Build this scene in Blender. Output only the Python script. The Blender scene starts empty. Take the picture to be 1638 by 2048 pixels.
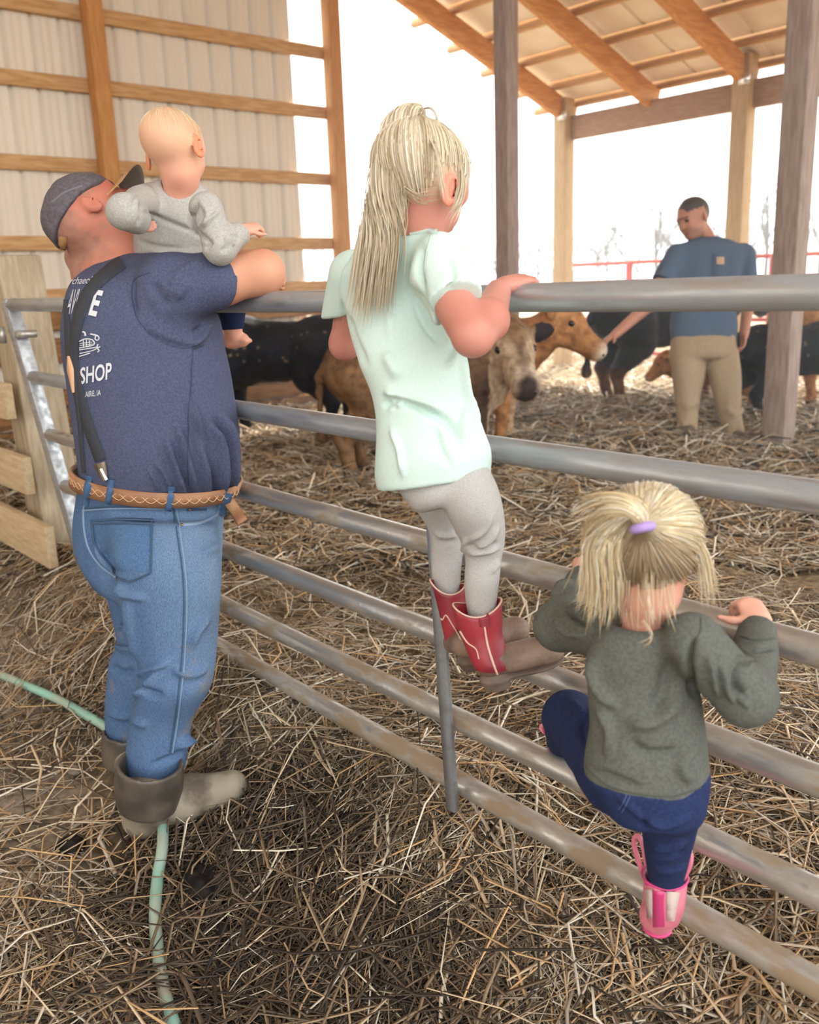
import bpy, bmesh, math, random
import numpy as np
from mathutils import Vector, Matrix
from mathutils.bvhtree import BVHTree

random.seed(7); rng = np.random.default_rng(7)
SC = bpy.context.scene
COL = SC.collection

# ------------------------------------------------------------------ camera
FPX = 1808.0                                    # focal length in pixels of the 1638x2048 frame
YAW, PITCH, ROLL = math.radians(49.15), math.radians(14.2), math.radians(-2.05)
CAMP = np.array([0.0, 0.0, 1.45])
_f = np.array([-math.sin(YAW)*math.cos(PITCH), math.cos(YAW)*math.cos(PITCH), -math.sin(PITCH)])
_r0 = np.array([math.cos(YAW), math.sin(YAW), 0.0]); _u0 = np.cross(_r0, _f)
CR = math.cos(ROLL)*_r0 + math.sin(ROLL)*_u0
CU = -math.sin(ROLL)*_r0 + math.cos(ROLL)*_u0
CF = _f
cd = bpy.data.cameras.new('camera'); cam = bpy.data.objects.new('camera', cd); COL.objects.link(cam)
M = Matrix.Identity(4)
for i in range(3):
    M[i][0], M[i][1], M[i][2], M[i][3] = CR[i], CU[i], -CF[i], CAMP[i]
cam.matrix_world = M
cd.sensor_fit = 'HORIZONTAL'; cd.sensor_width = 36.0; cd.lens = FPX/1638*36.0
cd.clip_start = 0.05; cd.clip_end = 600
cd.dof.use_dof = True; cd.dof.focus_distance = 1.95; cd.dof.aperture_fstop = 5.0
SC.camera = cam

# ------------------------------------------------------------------ world, sun, exposure
w = bpy.data.worlds.new('world'); SC.world = w; w.use_nodes = True
nt = w.node_tree; nt.nodes.clear()
bg = nt.nodes.new('ShaderNodeBackground'); wo = nt.nodes.new('ShaderNodeOutputWorld')
bg.inputs[0].default_value = (0.97, 0.985, 1.0, 1); bg.inputs[1].default_value = 1.55
nt.links.new(bg.outputs[0], wo.inputs[0])
sd = bpy.data.lights.new('sun', 'SUN'); sd.energy = 6.0; sd.angle = math.radians(2.0); sd.color = (1.0, 0.93, 0.82)
sun = bpy.data.objects.new('sun', sd); COL.objects.link(sun)
SUN_DIR = Vector((-0.5, 0.87, 1.0)).normalized()
sun.rotation_euler = SUN_DIR.to_track_quat('Z', 'Y').to_euler()
SC.view_settings.view_transform = 'Standard'; SC.view_settings.look = 'None'
SC.view_settings.gamma = 1.0; SC.view_settings.use_curve_mapping = False
SC.view_settings.exposure = 1.3
SC.cycles.use_denoising = True
SC.cycles.max_bounces = 8; SC.cycles.diffuse_bounces = 5

# ------------------------------------------------------------------ measuring helpers: a pixel and a real distance give a point
def ray(px, py): return CR*(px-819)/FPX - CU*(py-1024)/FPX + CF
def at(px, py, d): return CAMP + ray(px, py)*d
def aty(px, py, Y): v = ray(px, py); return CAMP + v*(Y-CAMP[1])/v[1]
def atx(px, py, X): v = ray(px, py); return CAMP + v*(X-CAMP[0])/v[0]
def atz(px, py, Z): v = ray(px, py); return CAMP + v*(Z-CAMP[2])/v[2]
def depth(p): return float((np.asarray(p)-CAMP)@CF)
def pxm(n, p): return n*depth(p)/FPX             # n pixels at p in metres
def nrm(v): v = np.asarray(v, float); return v/np.linalg.norm(v)
HR = nrm([CR[0], CR[1], 0]); HF = nrm([CF[0], CF[1], 0]); ZZ = np.array([0, 0, 1.0])

# ------------------------------------------------------------------ colours and materials
def lin(h):
    h = h.lstrip('#'); c = [int(h[i:i+2], 16)/255 for i in (0, 2, 4)]
    return tuple(x/12.92 if x <= .04045 else ((x+.055)/1.055)**2.4 for x in c)
def L4(h): return (*lin(h), 1.0)
MATS = {}
def mat(name, col='#808080', rough=.7, metal=0.0, col2=None, nscale=8.0, ndetail=4.0, nlo=.4, nhi=.6, stretch=(1, 1, 1),
        bump=0.0, bscale=60.0, bstretch=(1, 1, 1), attr=False, spec=.5, sss=0.0, sheen=0.0, coords='Object', rough2=None, wave=None):
    if name in MATS: return MATS[name]
    m = bpy.data.materials.new(name); m.use_nodes = True; t = m.node_tree; N = t.nodes; K = t.links
    b = N['Principled BSDF']; b.inputs['Roughness'].default_value = rough; b.inputs['Metallic'].default_value = metal
    b.inputs['Specular IOR Level'].default_value = spec
    if sss: b.inputs['Subsurface Weight'].default_value = sss; b.inputs['Subsurface Radius'].default_value = (.012, .005, .003); b.inputs['Subsurface Scale'].default_value = .6
    if sheen: b.inputs['Sheen Weight'].default_value = sheen; b.inputs['Sheen Roughness'].default_value = .5
    tc = N.new('ShaderNodeTexCoord')
    src = None
    if attr:
        a = N.new('ShaderNodeAttribute'); a.attribute_name = 'Col'; src = a.outputs['Color']
    if col2 or rough2 is not None:
        mp = N.new('ShaderNodeMapping'); mp.inputs['Scale'].default_value = stretch; K.new(tc.outputs[coords], mp.inputs[0])
        nz = N.new('ShaderNodeTexNoise'); nz.inputs['Scale'].default_value = nscale; nz.inputs['Detail'].default_value = ndetail
        K.new(mp.outputs[0], nz.inputs['Vector'])
        mr = N.new('ShaderNodeMapRange'); mr.inputs[1].default_value = nlo; mr.inputs[2].default_value = nhi; K.new(nz.outputs[0], mr.inputs[0])
    if col2:
        mx = N.new('ShaderNodeMix'); mx.data_type = 'RGBA'; K.new(mr.outputs[0], mx.inputs[0])
        if src is not None:
            K.new(src, mx.inputs[6])
            mm = N.new('ShaderNodeMix'); mm.data_type = 'RGBA'; mm.blend_type = 'MULTIPLY'; mm.inputs[0].default_value = 1.0
            K.new(src, mm.inputs[6]); mm.inputs[7].default_value = L4(col2); K.new(mm.outputs[2], mx.inputs[7])
        else:
            mx.inputs[6].default_value = L4(col); mx.inputs[7].default_value = L4(col2)
        src = mx.outputs[2]
    if rough2 is not None:
        m2 = N.new('ShaderNodeMix'); m2.data_type = 'FLOAT'; K.new(mr.outputs[0], m2.inputs[0]); m2.inputs[2].default_value = rough; m2.inputs[3].default_value = rough2
        K.new(m2.outputs[0], b.inputs['Roughness'])
        if metal:
            m3 = N.new('ShaderNodeMix'); m3.data_type = 'FLOAT'; K.new(mr.outputs[0], m3.inputs[0]); m3.inputs[2].default_value = metal; m3.inputs[3].default_value = 0
            K.new(m3.outputs[0], b.inputs['Metallic'])
    if src is not None: K.new(src, b.inputs['Base Color'])
    else: b.inputs['Base Color'].default_value = L4(col)
    if bump:
        mp2 = N.new('ShaderNodeMapping'); mp2.inputs['Scale'].default_value = bstretch; K.new(tc.outputs[coords], mp2.inputs[0])
        n2 = N.new('ShaderNodeTexNoise'); n2.inputs['Scale'].default_value = bscale; n2.inputs['Detail'].default_value = 5; K.new(mp2.outputs[0], n2.inputs['Vector'])
        bp = N.new('ShaderNodeBump'); bp.inputs['Strength'].default_value = bump; bp.inputs['Distance'].default_value = .01
        K.new(n2.outputs[0], bp.inputs['Height']); K.new(bp.outputs[0], b.inputs['Normal'])
    MATS[name] = m; return m

# ------------------------------------------------------------------ objects
ORG = {}
def tag(o, label=None, cat=None, group=None, kind=None):
    if label: o['label'] = label
    if cat: o['category'] = cat
    if group: o['group'] = group
    if kind: o['kind'] = kind
    return o
def empty(name, loc, label=None, cat=None, group=None, kind=None):
    o = bpy.data.objects.new(name, None); COL.objects.link(o); o.location = loc; o.empty_display_size = .1
    ORG[o.name] = np.array(loc, float)
    return tag(o, label, cat, group, kind)
def link(name, me, m, parent=None, smooth=True, org=None):
    o = bpy.data.objects.new(name, me); COL.objects.link(o)
    if m is not None and not me.materials: me.materials.append(m)
    base = np.zeros(3)
    if parent is not None:
        o.parent = parent; base = ORG[parent.name]
    ORG[o.name] = base
    if smooth: me.polygons.foreach_set('use_smooth', np.ones(len(me.polygons), bool))
    return o
def mesh_np(name, V, F, cols=None):
    """F: (n,k) int array (all faces with k corners) or a list of such arrays"""
    me = bpy.data.meshes.new(name); V = np.asarray(V, np.float32)
    Fs = F if isinstance(F, list) else [F]
    Fs = [np.asarray(f, np.int32) for f in Fs if len(f)]
    nl = sum(f.size for f in Fs); npoly = sum(len(f) for f in Fs)
    me.vertices.add(len(V)); me.vertices.foreach_set('co', V.ravel())
    me.loops.add(nl); me.loops.foreach_set('vertex_index', np.concatenate([f.ravel() for f in Fs]))
    me.polygons.add(npoly)
    tot = np.concatenate([np.full(len(f), f.shape[1], np.int32) for f in Fs]); st = np.concatenate([[0], np.cumsum(tot)[:-1]]).astype(np.int32)
    me.polygons.foreach_set('loop_start', st); me.polygons.foreach_set('loop_total', tot)
    if cols is not None:
        a = me.color_attributes.new('Col', 'FLOAT_COLOR', 'POINT'); c = np.ones((len(V), 4), np.float32); c[:, :3] = cols
        a.data.foreach_set('color', c.ravel())
    me.update(calc_edges=True); me.validate()
    return me
def part(name, V, F, m, parent=None, cols=None, smooth=True):
    V = np.asarray(V, float)
    if parent is not None: V = V-ORG[parent.name]
    return link(name, mesh_np(name, V, F, cols), m, parent, smooth)
class MB:
    """collects simple shapes in world coordinates into ONE mesh"""
    def __init__(s): s.v = []; s.f = {}; s.n = 0; s.c = []
    def add(s, V, F, col=None):
        V = np.asarray(V, float); s.v.append(V)
        for f in F: s.f.setdefault(len(f), []).append([i+s.n for i in f])
        s.n += len(V); s.c.append(np.tile(col if col is not None else (1, 1, 1), (len(V), 1)))
        return s
    def box(s, c, half, ax=None, bev=0.0, col=None):
        c = np.asarray(c, float); A = np.eye(3) if ax is None else np.array([nrm(a) for a in ax]); h = np.asarray(half, float)
        if bev <= 0:
            V = [c+(A.T@(h*np.array(q))) for q in ((-1,-1,-1),(1,-1,-1),(1,1,-1),(-1,1,-1),(-1,-1,1),(1,-1,1),(1,1,1),(-1,1,1))]
            return s.add(V, [(0,3,2,1),(4,5,6,7),(0,1,5,4),(1,2,6,5),(2,3,7,6),(3,0,4,7)], col)
        b = bev; V = []
        for z in (-1, 1):
            for (x, y) in ((-1,-1),(1,-1),(1,1),(-1,1)):
                V += [c+A.T@np.array([x*(h[0]-b), y*(h[1]-b), z*h[2]]), c+A.T@np.array([x*h[0], y*(h[1]-b), z*(h[2]-b)]), c+A.T@np.array([x*(h[0]-b), y*h[1], z*(h[2]-b)])]
        def I(z, k, j): return z*12+k*3+j
        F = [tuple(I(0, k, 0) for k in (0,3,2,1)), tuple(I(1, k, 0) for k in range(4)),
             (I(0,0,2),I(0,1,2),I(1,1,2),I(1,0,2)), (I(0,1,1),I(0,2,1),I(1,2,1),I(1,1,1)), (I(0,2,2),I(0,3,2),I(1,3,2),I(1,2,2)), (I(0,3,1),I(0,0,1),I(1,0,1),I(1,3,1)),
             (I(0,0,0),I(0,1,0),I(0,1,2),I(0,0,2)), (I(0,2,0),I(0,3,0),I(0,3,2),I(0,2,2)), (I(0,1,0),I(0,2,0),I(0,2,1),I(0,1,1)), (I(0,3,0),I(0,0,0),I(0,0,1),I(0,3,1)),
             (I(1,0,0),I(1,0,2),I(1,1,2),I(1,1,0)), (I(1,2,0),I(1,2,2),I(1,3,2),I(1,3,0)), (I(1,1,0),I(1,1,1),I(1,2,1),I(1,2,0)), (I(1,3,0),I(1,3,1),I(1,0,1),I(1,0,0)),
             (I(0,0,1),I(0,0,2),I(1,0,2),I(1,0,1)), (I(0,1,2),I(0,1,1),I(1,1,1),I(1,1,2)), (I(0,2,1),I(0,2,2),I(1,2,2),I(1,2,1)), (I(0,3,2),I(0,3,1),I(1,3,1),I(1,3,2))]
        for z in (0, 1):
            for k in range(4): F.append((I(z,k,0),I(z,k,1),I(z,k,2)) if (k % 2 == 0) == (z == 0) else (I(z,k,0),I(z,k,2),I(z,k,1)))
        return s.add(V, F, col)
    def tube(s, pts, r, n=12, caps=True, col=None, flat=1.0, up=None):
        P = np.asarray(pts, float); m = len(P); R = np.broadcast_to(np.asarray(r, float), (m,))
        T = np.gradient(P, axis=0); T /= np.linalg.norm(T, axis=1)[:, None]+1e-12
        a = np.array(up if up is not None else (0, 0, 1.0), float)
        if abs(T[0]@nrm(a)) > .95 and up is None: a = np.array([1.0, 0, 0])
        V = []; th = np.arange(n)*2*math.pi/n
        for i in range(m):
            x = nrm(np.cross(T[i], a)); y = np.cross(x, T[i]); a = y if up is None else a
            V.append(P[i]+R[i]*(np.cos(th)[:, None]*x+np.sin(th)[:, None]*y*flat))
        V = np.concatenate(V); F = []
        for i in range(m-1):
            for k in range(n):
                j = (k+1) % n; F.append((i*n+k, (i+1)*n+k, (i+1)*n+j, i*n+j))
        if caps: F.append(tuple(range(n))); F.append(tuple(reversed(range((m-1)*n, m*n))))
        return s.add(V, F, col)
    def build(s, name, m, parent=None, smooth=False, cols=False):
        V = np.concatenate(s.v); F = [np.array(f) for f in s.f.values()]
        me_cols = np.concatenate(s.c) if cols else None
        o = part(name, V, F, m, parent, me_cols, smooth)
        return o
def fix_normals(o):
    bm = bmesh.new(); bm.from_mesh(o.data); bmesh.ops.recalc_face_normals(bm, faces=bm.faces); bm.to_mesh(o.data); bm.free()
def spline(pts, n):
    """Catmull-Rom through pts"""
    P = np.asarray(pts, float); m = len(P)
    if m < 3:
        t = np.linspace(0, 1, n)[:, None]; return P[0]*(1-t)+P[-1]*t
    Q = np.vstack([2*P[0]-P[1], P, 2*P[-1]-P[-2]]); t = np.linspace(0, m-1-1e-9, n); i = t.astype(int); f = (t-i)[:, None]
    a, b, c, d = Q[i], Q[i+1], Q[i+2], Q[i+3]
    return .5*((2*b)+(-a+c)*f+(2*a-5*b+4*c-d)*f**2+(-a+3*b-3*c+d)*f**3)

# ------------------------------------------------------------------ noise
def _hash(i, j, k):
    with np.errstate(over='ignore'):
        n = (i.astype(np.int64)*374761393 + j.astype(np.int64)*668265263 + k.astype(np.int64)*1274126177) & 0xffffffff
        n = ((n ^ (n >> 13))*1274126177) & 0xffffffff
    return ((n ^ (n >> 16)) & 0xffff)/65535.0
def vnoise(P, s):
    P = np.asarray(P, float)*s; I = np.floor(P).astype(np.int64); f = P-I; f = f*f*(3-2*f); r = 0
    for a in (0, 1):
        for b in (0, 1):
            for c in (0, 1):
                wgt = (f[:, 0] if a else 1-f[:, 0])*(f[:, 1] if b else 1-f[:, 1])*(f[:, 2] if c else 1-f[:, 2])
                r = r+wgt*_hash(I[:, 0]+a, I[:, 1]+b, I[:, 2]+c)
    return r*2-1
def fbm(P, s, o=3): return sum(vnoise(np.asarray(P)+7.3*k, s*2**k)/2**k for k in range(o))
def sstep(a, b, x): t = np.clip((x-a)/(b-a), 0, 1); return t*t*(3-2*t)

# ------------------------------------------------------------------ implicit surfaces: rounded cones, ellipsoids and lofts blended into one skin
class Prim:
    def __init__(s, fn, lo, hi): s.fn = fn; s.lo = np.asarray(lo, float); s.hi = np.asarray(hi, float)
    def __call__(s, P): return s.fn(P)
def cone(a, b, ra, rb=None):
    a = np.asarray(a, float); b = np.asarray(b, float); rb = ra if rb is None else rb
    ab = b-a; l2 = max(ab@ab, 1e-9)
    def fn(P):
        t = np.clip((P-a)@ab/l2, 0, 1); return np.linalg.norm(P-a-t[:, None]*ab, axis=1)-(ra+(rb-ra)*t)
    return Prim(fn, np.minimum(a-ra, b-rb), np.maximum(a+ra, b+rb))
def chain(pts, rs, k=.02): return U(k, *[cone(pts[i], pts[i+1], rs[i], rs[i+1]) for i in range(len(pts)-1)])
def ell(c, r, ax=None):
    c = np.asarray(c, float); r = np.asarray(r, float); A = np.eye(3) if ax is None else np.array([nrm(v) for v in ax])
    def fn(P):
        q = (P-c)@A.T; k0 = np.linalg.norm(q/r, axis=1); k1 = np.linalg.norm(q/(r*r), axis=1)+1e-9; return k0*(k0-1)/k1
    e = np.sqrt(((A*r[:, None])**2).sum(0)); return Prim(fn, c-e, c+e)
def loft(st, U_=None, W=None, cap=.02, n=40):
    """st: (centre, half width, half depth) along a spine; U_ width direction, W spine direction"""
    Cn = np.array([s[0] for s in st]); Wd = nrm(Cn[-1]-Cn[0]) if W is None else nrm(W)
    Ud = nrm(HR if U_ is None else U_); Ud = nrm(Ud-(Ud@Wd)*Wd); Vd = np.cross(Wd, Ud)
    D = spline(np.hstack([Cn, [[s[1], s[2]] for s in st]]), n); s_ = (D[:, :3]-Cn[0])@Wd; o = np.argsort(s_); D = D[o]; s_ = s_[o]
    def fn(P):
        s = (P-Cn[0])@Wd; c = np.stack([np.interp(s, s_, D[:, i]) for i in range(5)], 1)
        q = P-c[:, :3]; x = q@Ud; y = q@Vd; a, b = c[:, 3], c[:, 4]
        k0 = np.sqrt((x/a)**2+(y/b)**2); k1 = np.sqrt((x/a**2)**2+(y/b**2)**2)+1e-9; f = k0*(k0-1)/k1
        g = np.maximum(s_[0]-s, s-s_[-1])
        h = np.clip(.5+.5*(f-g)/cap, 0, 1); return g*(1-h)+f*h+cap*h*(1-h)
    mx = max(max(s[1], s[2]) for s in st); return Prim(fn, Cn.min(0)-mx*1.1, Cn.max(0)+mx*1.1)
def U(k, *fs):
    def fn(P):
        d = fs[0](P)
        for f in fs[1:]:
            e = f(P)
            if k > 0: h = np.clip(.5+.5*(d-e)/k, 0, 1); d = d*(1-h)+e*h-k*h*(1-h)
            else: d = np.minimum(d, e)
        return d
    return Prim(fn, np.min([f.lo for f in fs], 0), np.max([f.hi for f in fs], 0))
def cut(a, b, k=.01):
    def fn(P):
        d = a(P); e = -b(P); h = np.clip(.5-.5*(d-e)/k, 0, 1); return d*(1-h)+e*h+k*h*(1-h)
    return Prim(fn, a.lo, a.hi)
def half(a, p, n, k=.006):
    """keep the side of the plane (p, n) that n points away from"""
    p = np.asarray(p, float); n = nrm(n)
    def fn(P):
        d = a(P); e = (P-p)@n; h = np.clip(.5-.5*(d-e)/k, 0, 1); return d*(1-h)+e*h+k*h*(1-h)
    return Prim(fn, a.lo, a.hi)
def grow(a, t): return Prim(lambda P: a(P)-t, a.lo-t, a.hi+t)
def polygonise(prim, res, margin=3):
    lo = prim.lo-margin*res; hi = prim.hi+margin*res; B = 4
    n = (np.ceil((hi-lo)/res/B).astype(int)+1)
    cs = B*res; ax = [lo[i]+cs*(np.arange(n[i])+.5) for i in range(3)]
    G = np.stack(np.meshgrid(*ax, indexing='ij'), -1).reshape(-1, 3)
    cv = prim(G).reshape(n); near = np.abs(cv) < cs*1.35
    nf = n*B; vals = np.repeat(np.repeat(np.repeat(np.sign(cv), B, 0), B, 1), B, 2).astype(np.float32)
    idx = np.argwhere(near); off = np.stack(np.meshgrid(*[np.arange(B)]*3, indexing='ij'), -1).reshape(-1, 3)
    I = (idx[:, None, :]*B+off[None]).reshape(-1, 3)
    vals[I[:, 0], I[:, 1], I[:, 2]] = prim(lo+(I+.5)*res)
    ins = vals < 0
    c = np.zeros(nf-1, np.int8)
    for a in (0, 1):
        for b in (0, 1):
            for d in (0, 1): c += ins[a:nf[0]-1+a, b:nf[1]-1+b, d:nf[2]-1+d]
    act = np.argwhere((c > 0) & (c < 8)); vid = -np.ones(nf-1, np.int32); vid[act[:, 0], act[:, 1], act[:, 2]] = np.arange(len(act))
    acc = np.zeros((len(act), 3)); cnt = np.zeros(len(act))
    for axn in range(3):
        o1, o2 = [i for i in range(3) if i != axn]
        for p in (0, 1):
            for q in (0, 1):
                e0 = np.zeros(3, int); e0[o1] = p; e0[o2] = q; e1 = e0.copy(); e1[axn] = 1
                A = act+e0; Bq = act+e1; v0 = vals[A[:, 0], A[:, 1], A[:, 2]]; v1 = vals[Bq[:, 0], Bq[:, 1], Bq[:, 2]]
                m = (v0 < 0) != (v1 < 0); t = np.where(m, v0/np.where(m, v0-v1, 1), 0)
                pt = np.tile(e0.astype(float), (len(act), 1)); pt[:, axn] = t; acc += pt*m[:, None]; cnt += m
    V = lo+(act+acc/cnt[:, None]+.5)*res
    F = []
    for axn in range(3):
        o1, o2 = (axn+1) % 3, (axn+2) % 3
        s0 = [slice(None)]*3; s1 = [slice(None)]*3; s0[axn] = slice(0, -1); s1[axn] = slice(1, None)
        a, b = ins[tuple(s0)], ins[tuple(s1)]; E = np.argwhere(a != b); flip = b[E[:, 0], E[:, 1], E[:, 2]]
        ok = (E[:, o1] > 0) & (E[:, o2] > 0) & (E[:, o1] < nf[o1]-1) & (E[:, o2] < nf[o2]-1); E = E[ok]; flip = flip[ok]
        q = []
        for d1, d2 in ((-1, -1), (0, -1), (0, 0), (-1, 0)):
            Cc = E.copy(); Cc[:, o1] += d1; Cc[:, o2] += d2; q.append(vid[Cc[:, 0], Cc[:, 1], Cc[:, 2]])
        Q = np.stack(q, 1); Q[flip] = Q[flip][:, ::-1]; F.append(Q)
    F = np.concatenate(F); F = F[(F >= 0).all(1)]
    return V, F
def smooth(V, F, it=2, lam=.5):
    e = np.concatenate([F[:, [i, (i+1) % 4]] for i in range(4)]); V = V.copy()
    deg = np.bincount(e[:, 0], minlength=len(V)).astype(float)+1e-9
    for _ in range(it):
        av = np.stack([np.bincount(e[:, 0], V[e[:, 1], k], len(V)) for k in range(3)], 1)/deg[:, None]; V += lam*(av-V)
    return V
def vnormals(V, F):
    n = np.cross(V[F[:, 2]]-V[F[:, 0]], V[F[:, 3]]-V[F[:, 1]]); N = np.zeros_like(V)
    for i in range(4):
        for k in range(3): N[:, k] += np.bincount(F[:, i], n[:, k], len(V))
    return N/(np.linalg.norm(N, axis=1)[:, None]+1e-12)
def to_px(V):
    q = V-CAMP; d = q@CF; return np.stack([819+FPX*(q@CR)/d, 1024-FPX*(q@CU)/d], 1)
def seg_dist(P, poly, param=False):
    best = np.full(len(P), 1e9); par = np.zeros(len(P)); n = len(poly)-1
    for i in range(len(poly)-1):
        a = np.asarray(poly[i], float); b = np.asarray(poly[i+1], float); ab = b-a; t = np.clip((P-a)@ab/max(ab@ab, 1e-9), 0, 1)
        dd = np.linalg.norm(P-a-t[:, None]*ab, axis=1); m = dd < best; best = np.where(m, dd, best); par = np.where(m, (i+t)/n, par)
    return (best, par) if param else best
def creases(V, F, folds, amp=.003, wr=14, seed=0.0, gain=1.0):
    """cloth: soft wrinkles all over plus drawn folds (polyline measured in the photograph, width, height)"""
    N = vnormals(V, F); d = amp*fbm(V*np.array([1, 1, .45])+seed, wr, 2)
    if folds:
        facing = np.clip(((V-CAMP)*N).sum(1)/-np.linalg.norm(V-CAMP, axis=1)*3+.6, 0, 1); uv = to_px(V)
        for poly, wd, h in folds:
            p2 = spline(poly, max(2, len(poly)*4)) if len(poly) > 2 else poly
            ds_, sp = seg_dist(uv, p2, True); d += facing*1.5*gain*h*np.exp(-(ds_/(.9*wd))**2)*sstep(-.03, .3, sp)*sstep(1.03, .7, sp)
    return V+N*np.maximum(d, -.014)[:, None]
def skin(name, prim, res, m, parent=None, colf=None, it=2, post=None):
    V, F = polygonise(prim, res); V = smooth(V, F, it)
    if post: V = post(V, F)
    cols = colf(V, vnormals(V, F)) if colf else None
    return part(name, V, F, m, parent, cols)
def bvh(*objs):
    V = []; F = []; n = 0
    for o in objs:
        b = ORG[o.name]; me = o.data; v = np.empty(len(me.vertices)*3, np.float32); me.vertices.foreach_get('co', v); v = v.reshape(-1, 3)+b
        V += [tuple(x) for x in v.tolist()]; F += [tuple(i+n for i in p.vertices) for p in me.polygons]; n += len(v)
    return BVHTree.FromPolygons(V, F)
def hit(tree, px, py, lift=.002):
    d = nrm(ray(px, py)); r = tree.ray_cast(Vector(CAMP), Vector(d))
    if r[0] is None: return None, None
    n = np.array(r[1]);
    if n@d > 0: n = -n
    return np.array(r[0])+n*lift, n
def ribbon(name, tree, poly, wpx, m, parent, n=24, lift=.002, thick=.0015, sub=True, mb=None):
    """a strap or seam lying on a surface: measured centre line, width in pixels"""
    pts = spline(poly, n) if len(poly) > 2 else spline(poly, n); T = np.gradient(pts, axis=0); T /= np.linalg.norm(T, axis=1)[:, None]+1e-9
    W = np.interp(np.linspace(0, 1, n), np.linspace(0, 1, len(np.atleast_1d(wpx))), np.atleast_1d(wpx))
    rows = []
    for p, t, wd in zip(pts, T, W):
        nn = np.array([-t[1], t[0]]); a, na = hit(tree, *(p+nn*wd/2), lift); b, nb = hit(tree, *(p-nn*wd/2), lift); c, nc = hit(tree, *p, lift)
        if a is None or b is None or c is None: continue
        rows.append((a, c, b, nc))
    if len(rows) < 2: return None
    V = []; F = []
    for a, c, b, nn in rows: V += [a-nn*thick*2, a+nn*thick, c+nn*thick, b+nn*thick, b-nn*thick*2]
    for i in range(len(rows)-1):
        for k in range(4): F.append((i*5+k, i*5+k+1, (i+1)*5+k+1, (i+1)*5+k))
    if mb is not None: mb.add(V, F); return None
    return part(name, np.array(V), np.array(F), m, parent)

# ================================================================== SETTING
def wood(name, c1, c2, rough=.75):
    return mat(name, c1, rough, col2=c2, nscale=5, ndetail=6, nlo=.35, nhi=.68, stretch=(1.5, 9, 9), bump=.25, bscale=14, bstretch=(1, 12, 12), spec=.25)
def wood_v(name, c1, c2, rough=.75):
    return mat(name, c1, rough, col2=c2, nscale=5, ndetail=6, nlo=.35, nhi=.68, stretch=(9, 9, 1.2), bump=.25, bscale=14, bstretch=(12, 12, 1), spec=.25)
W_GIRT = mat('wood_girt', '#cda678', .75, col2='#b98f60', nscale=4, stretch=(9, 1.2, 9), bump=.2, bscale=14, spec=.25)
W_RAFT = mat('wood_rafter', '#d0975e', .75, col2='#bb8148', nscale=4, stretch=(9, 1.2, 9), bump=.2, bscale=14, spec=.25)
W_PURL = wood('wood_purlin', '#cfa578', '#bb9060')
W_BEAM = wood('wood_beam', '#a98a72', '#93735c')
W_POST = wood_v('wood_post', '#a5948a', '#8a786c')
W_POSTY = wood_v('wood_post_yellow', '#bda27c', '#a88c66')
W_POSTO = wood_v('wood_post_orange', '#c8925c', '#b27c46')
W_PLANK = mat('wood_plank', '#9c744c', .8, col2='#7e5a38', nscale=4, stretch=(9, 1.2, 9), bump=.25, bscale=14, spec=.2)
W_GREY = wood_v('wood_grey', '#b3a48b', '#94856c')
W_PALE = wood('wood_pale', '#cbb593', '#b39a76')
METAL_WALL = mat('siding', '#e6dccb', .55, col2='#d8ccb9', nscale=2, nlo=.3, nhi=.7, stretch=(1, 1, .3), spec=.3)
METAL_ROOF = mat('roof_sheet', '#f4ead8', .6, col2='#ece0ca', nscale=2, spec=.3)
GALV = mat('galvanised', '#b9bcbd', .34, .75, col2='#8b8f92', nscale=7, nlo=.35, nhi=.7, stretch=(1, 6, 6), rough2=.42, bump=.02, bscale=90)
def galv_mud(n, lo, hi):
    return mat(n, '#b9b6b0', .36, .7, col2='#917f68', nscale=16, ndetail=10, nlo=lo, nhi=hi, stretch=(.5, 1.5, 1.5), rough2=.9, bump=.12, bscale=60)
GALV_M1 = galv_mud('galvanised_dusty', .52, .68); GALV_M2 = galv_mud('galvanised_muddy', .45, .62); GALV_M3 = galv_mud('galvanised_caked', .39, .58)
RED_PIPE = mat('red_pipe', '#c2402a', .5, col2='#b03a26', nscale=5)

# ------------------------------------------------------------------ ground
def ground_h(x, y):
    x = np.asarray(x, float); y = np.asarray(y, float); P = np.stack([x, y, 0*x], -1).reshape(-1, 3)
    h = .02+.25*sstep(.68, 1.40, y)
    h = h+.07*np.exp(-((x+3.4)/.55)**2-((y-1.25)/.35)**2)+.05*np.exp(-((x+1.95)/.5)**2-((y-1.18)/.28)**2)-.10*np.exp(-((x+.7)/.6)**2-((y-1.2)/.45)**2)
    n = fbm(P, 1.1, 3).reshape(x.shape)*.035+fbm(P, 5.5, 3).reshape(x.shape)*.016
    n = n*np.where(y > 1.4, 1.4, 1.0)
    h = h+n*np.exp(-np.maximum(0, np.hypot(x+1.5, y-3)-7)/6)
    h = h+np.abs(fbm(P, 17, 2).reshape(x.shape))*.016*np.exp(-((x+2.33)/.34)**2-((y-.70)/.22)**2)
    h = h+.07*np.exp(-((y-6.6)/.5)**2)*(x > -7)                   # ridge of bedding at the edge of the shade
    return h-.25*sstep(11, 30, y)
def axis(lo, a, b, hi, fine, far):
    mid = np.arange(a, b, fine); l = []; s = fine; v = a
    while v > lo: s = min(s*1.18, far); v -= s; l.append(v)
    r = []; s = fine; v = mid[-1]
    while v < hi: s = min(s*1.14, far); v += s; r.append(v)
    return np.array(l[::-1]+list(mid)+r)
gx = axis(-160, -4.6, .6, 60, .022, 6); gy = axis(-12, -.2, 2.6, 190, .022, 6)
GX, GY = np.meshgrid(gx, gy, indexing='ij'); GZ = ground_h(GX, GY)
V = np.stack([GX, GY, GZ], -1).reshape(-1, 3); ni, nj = GX.shape
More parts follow.
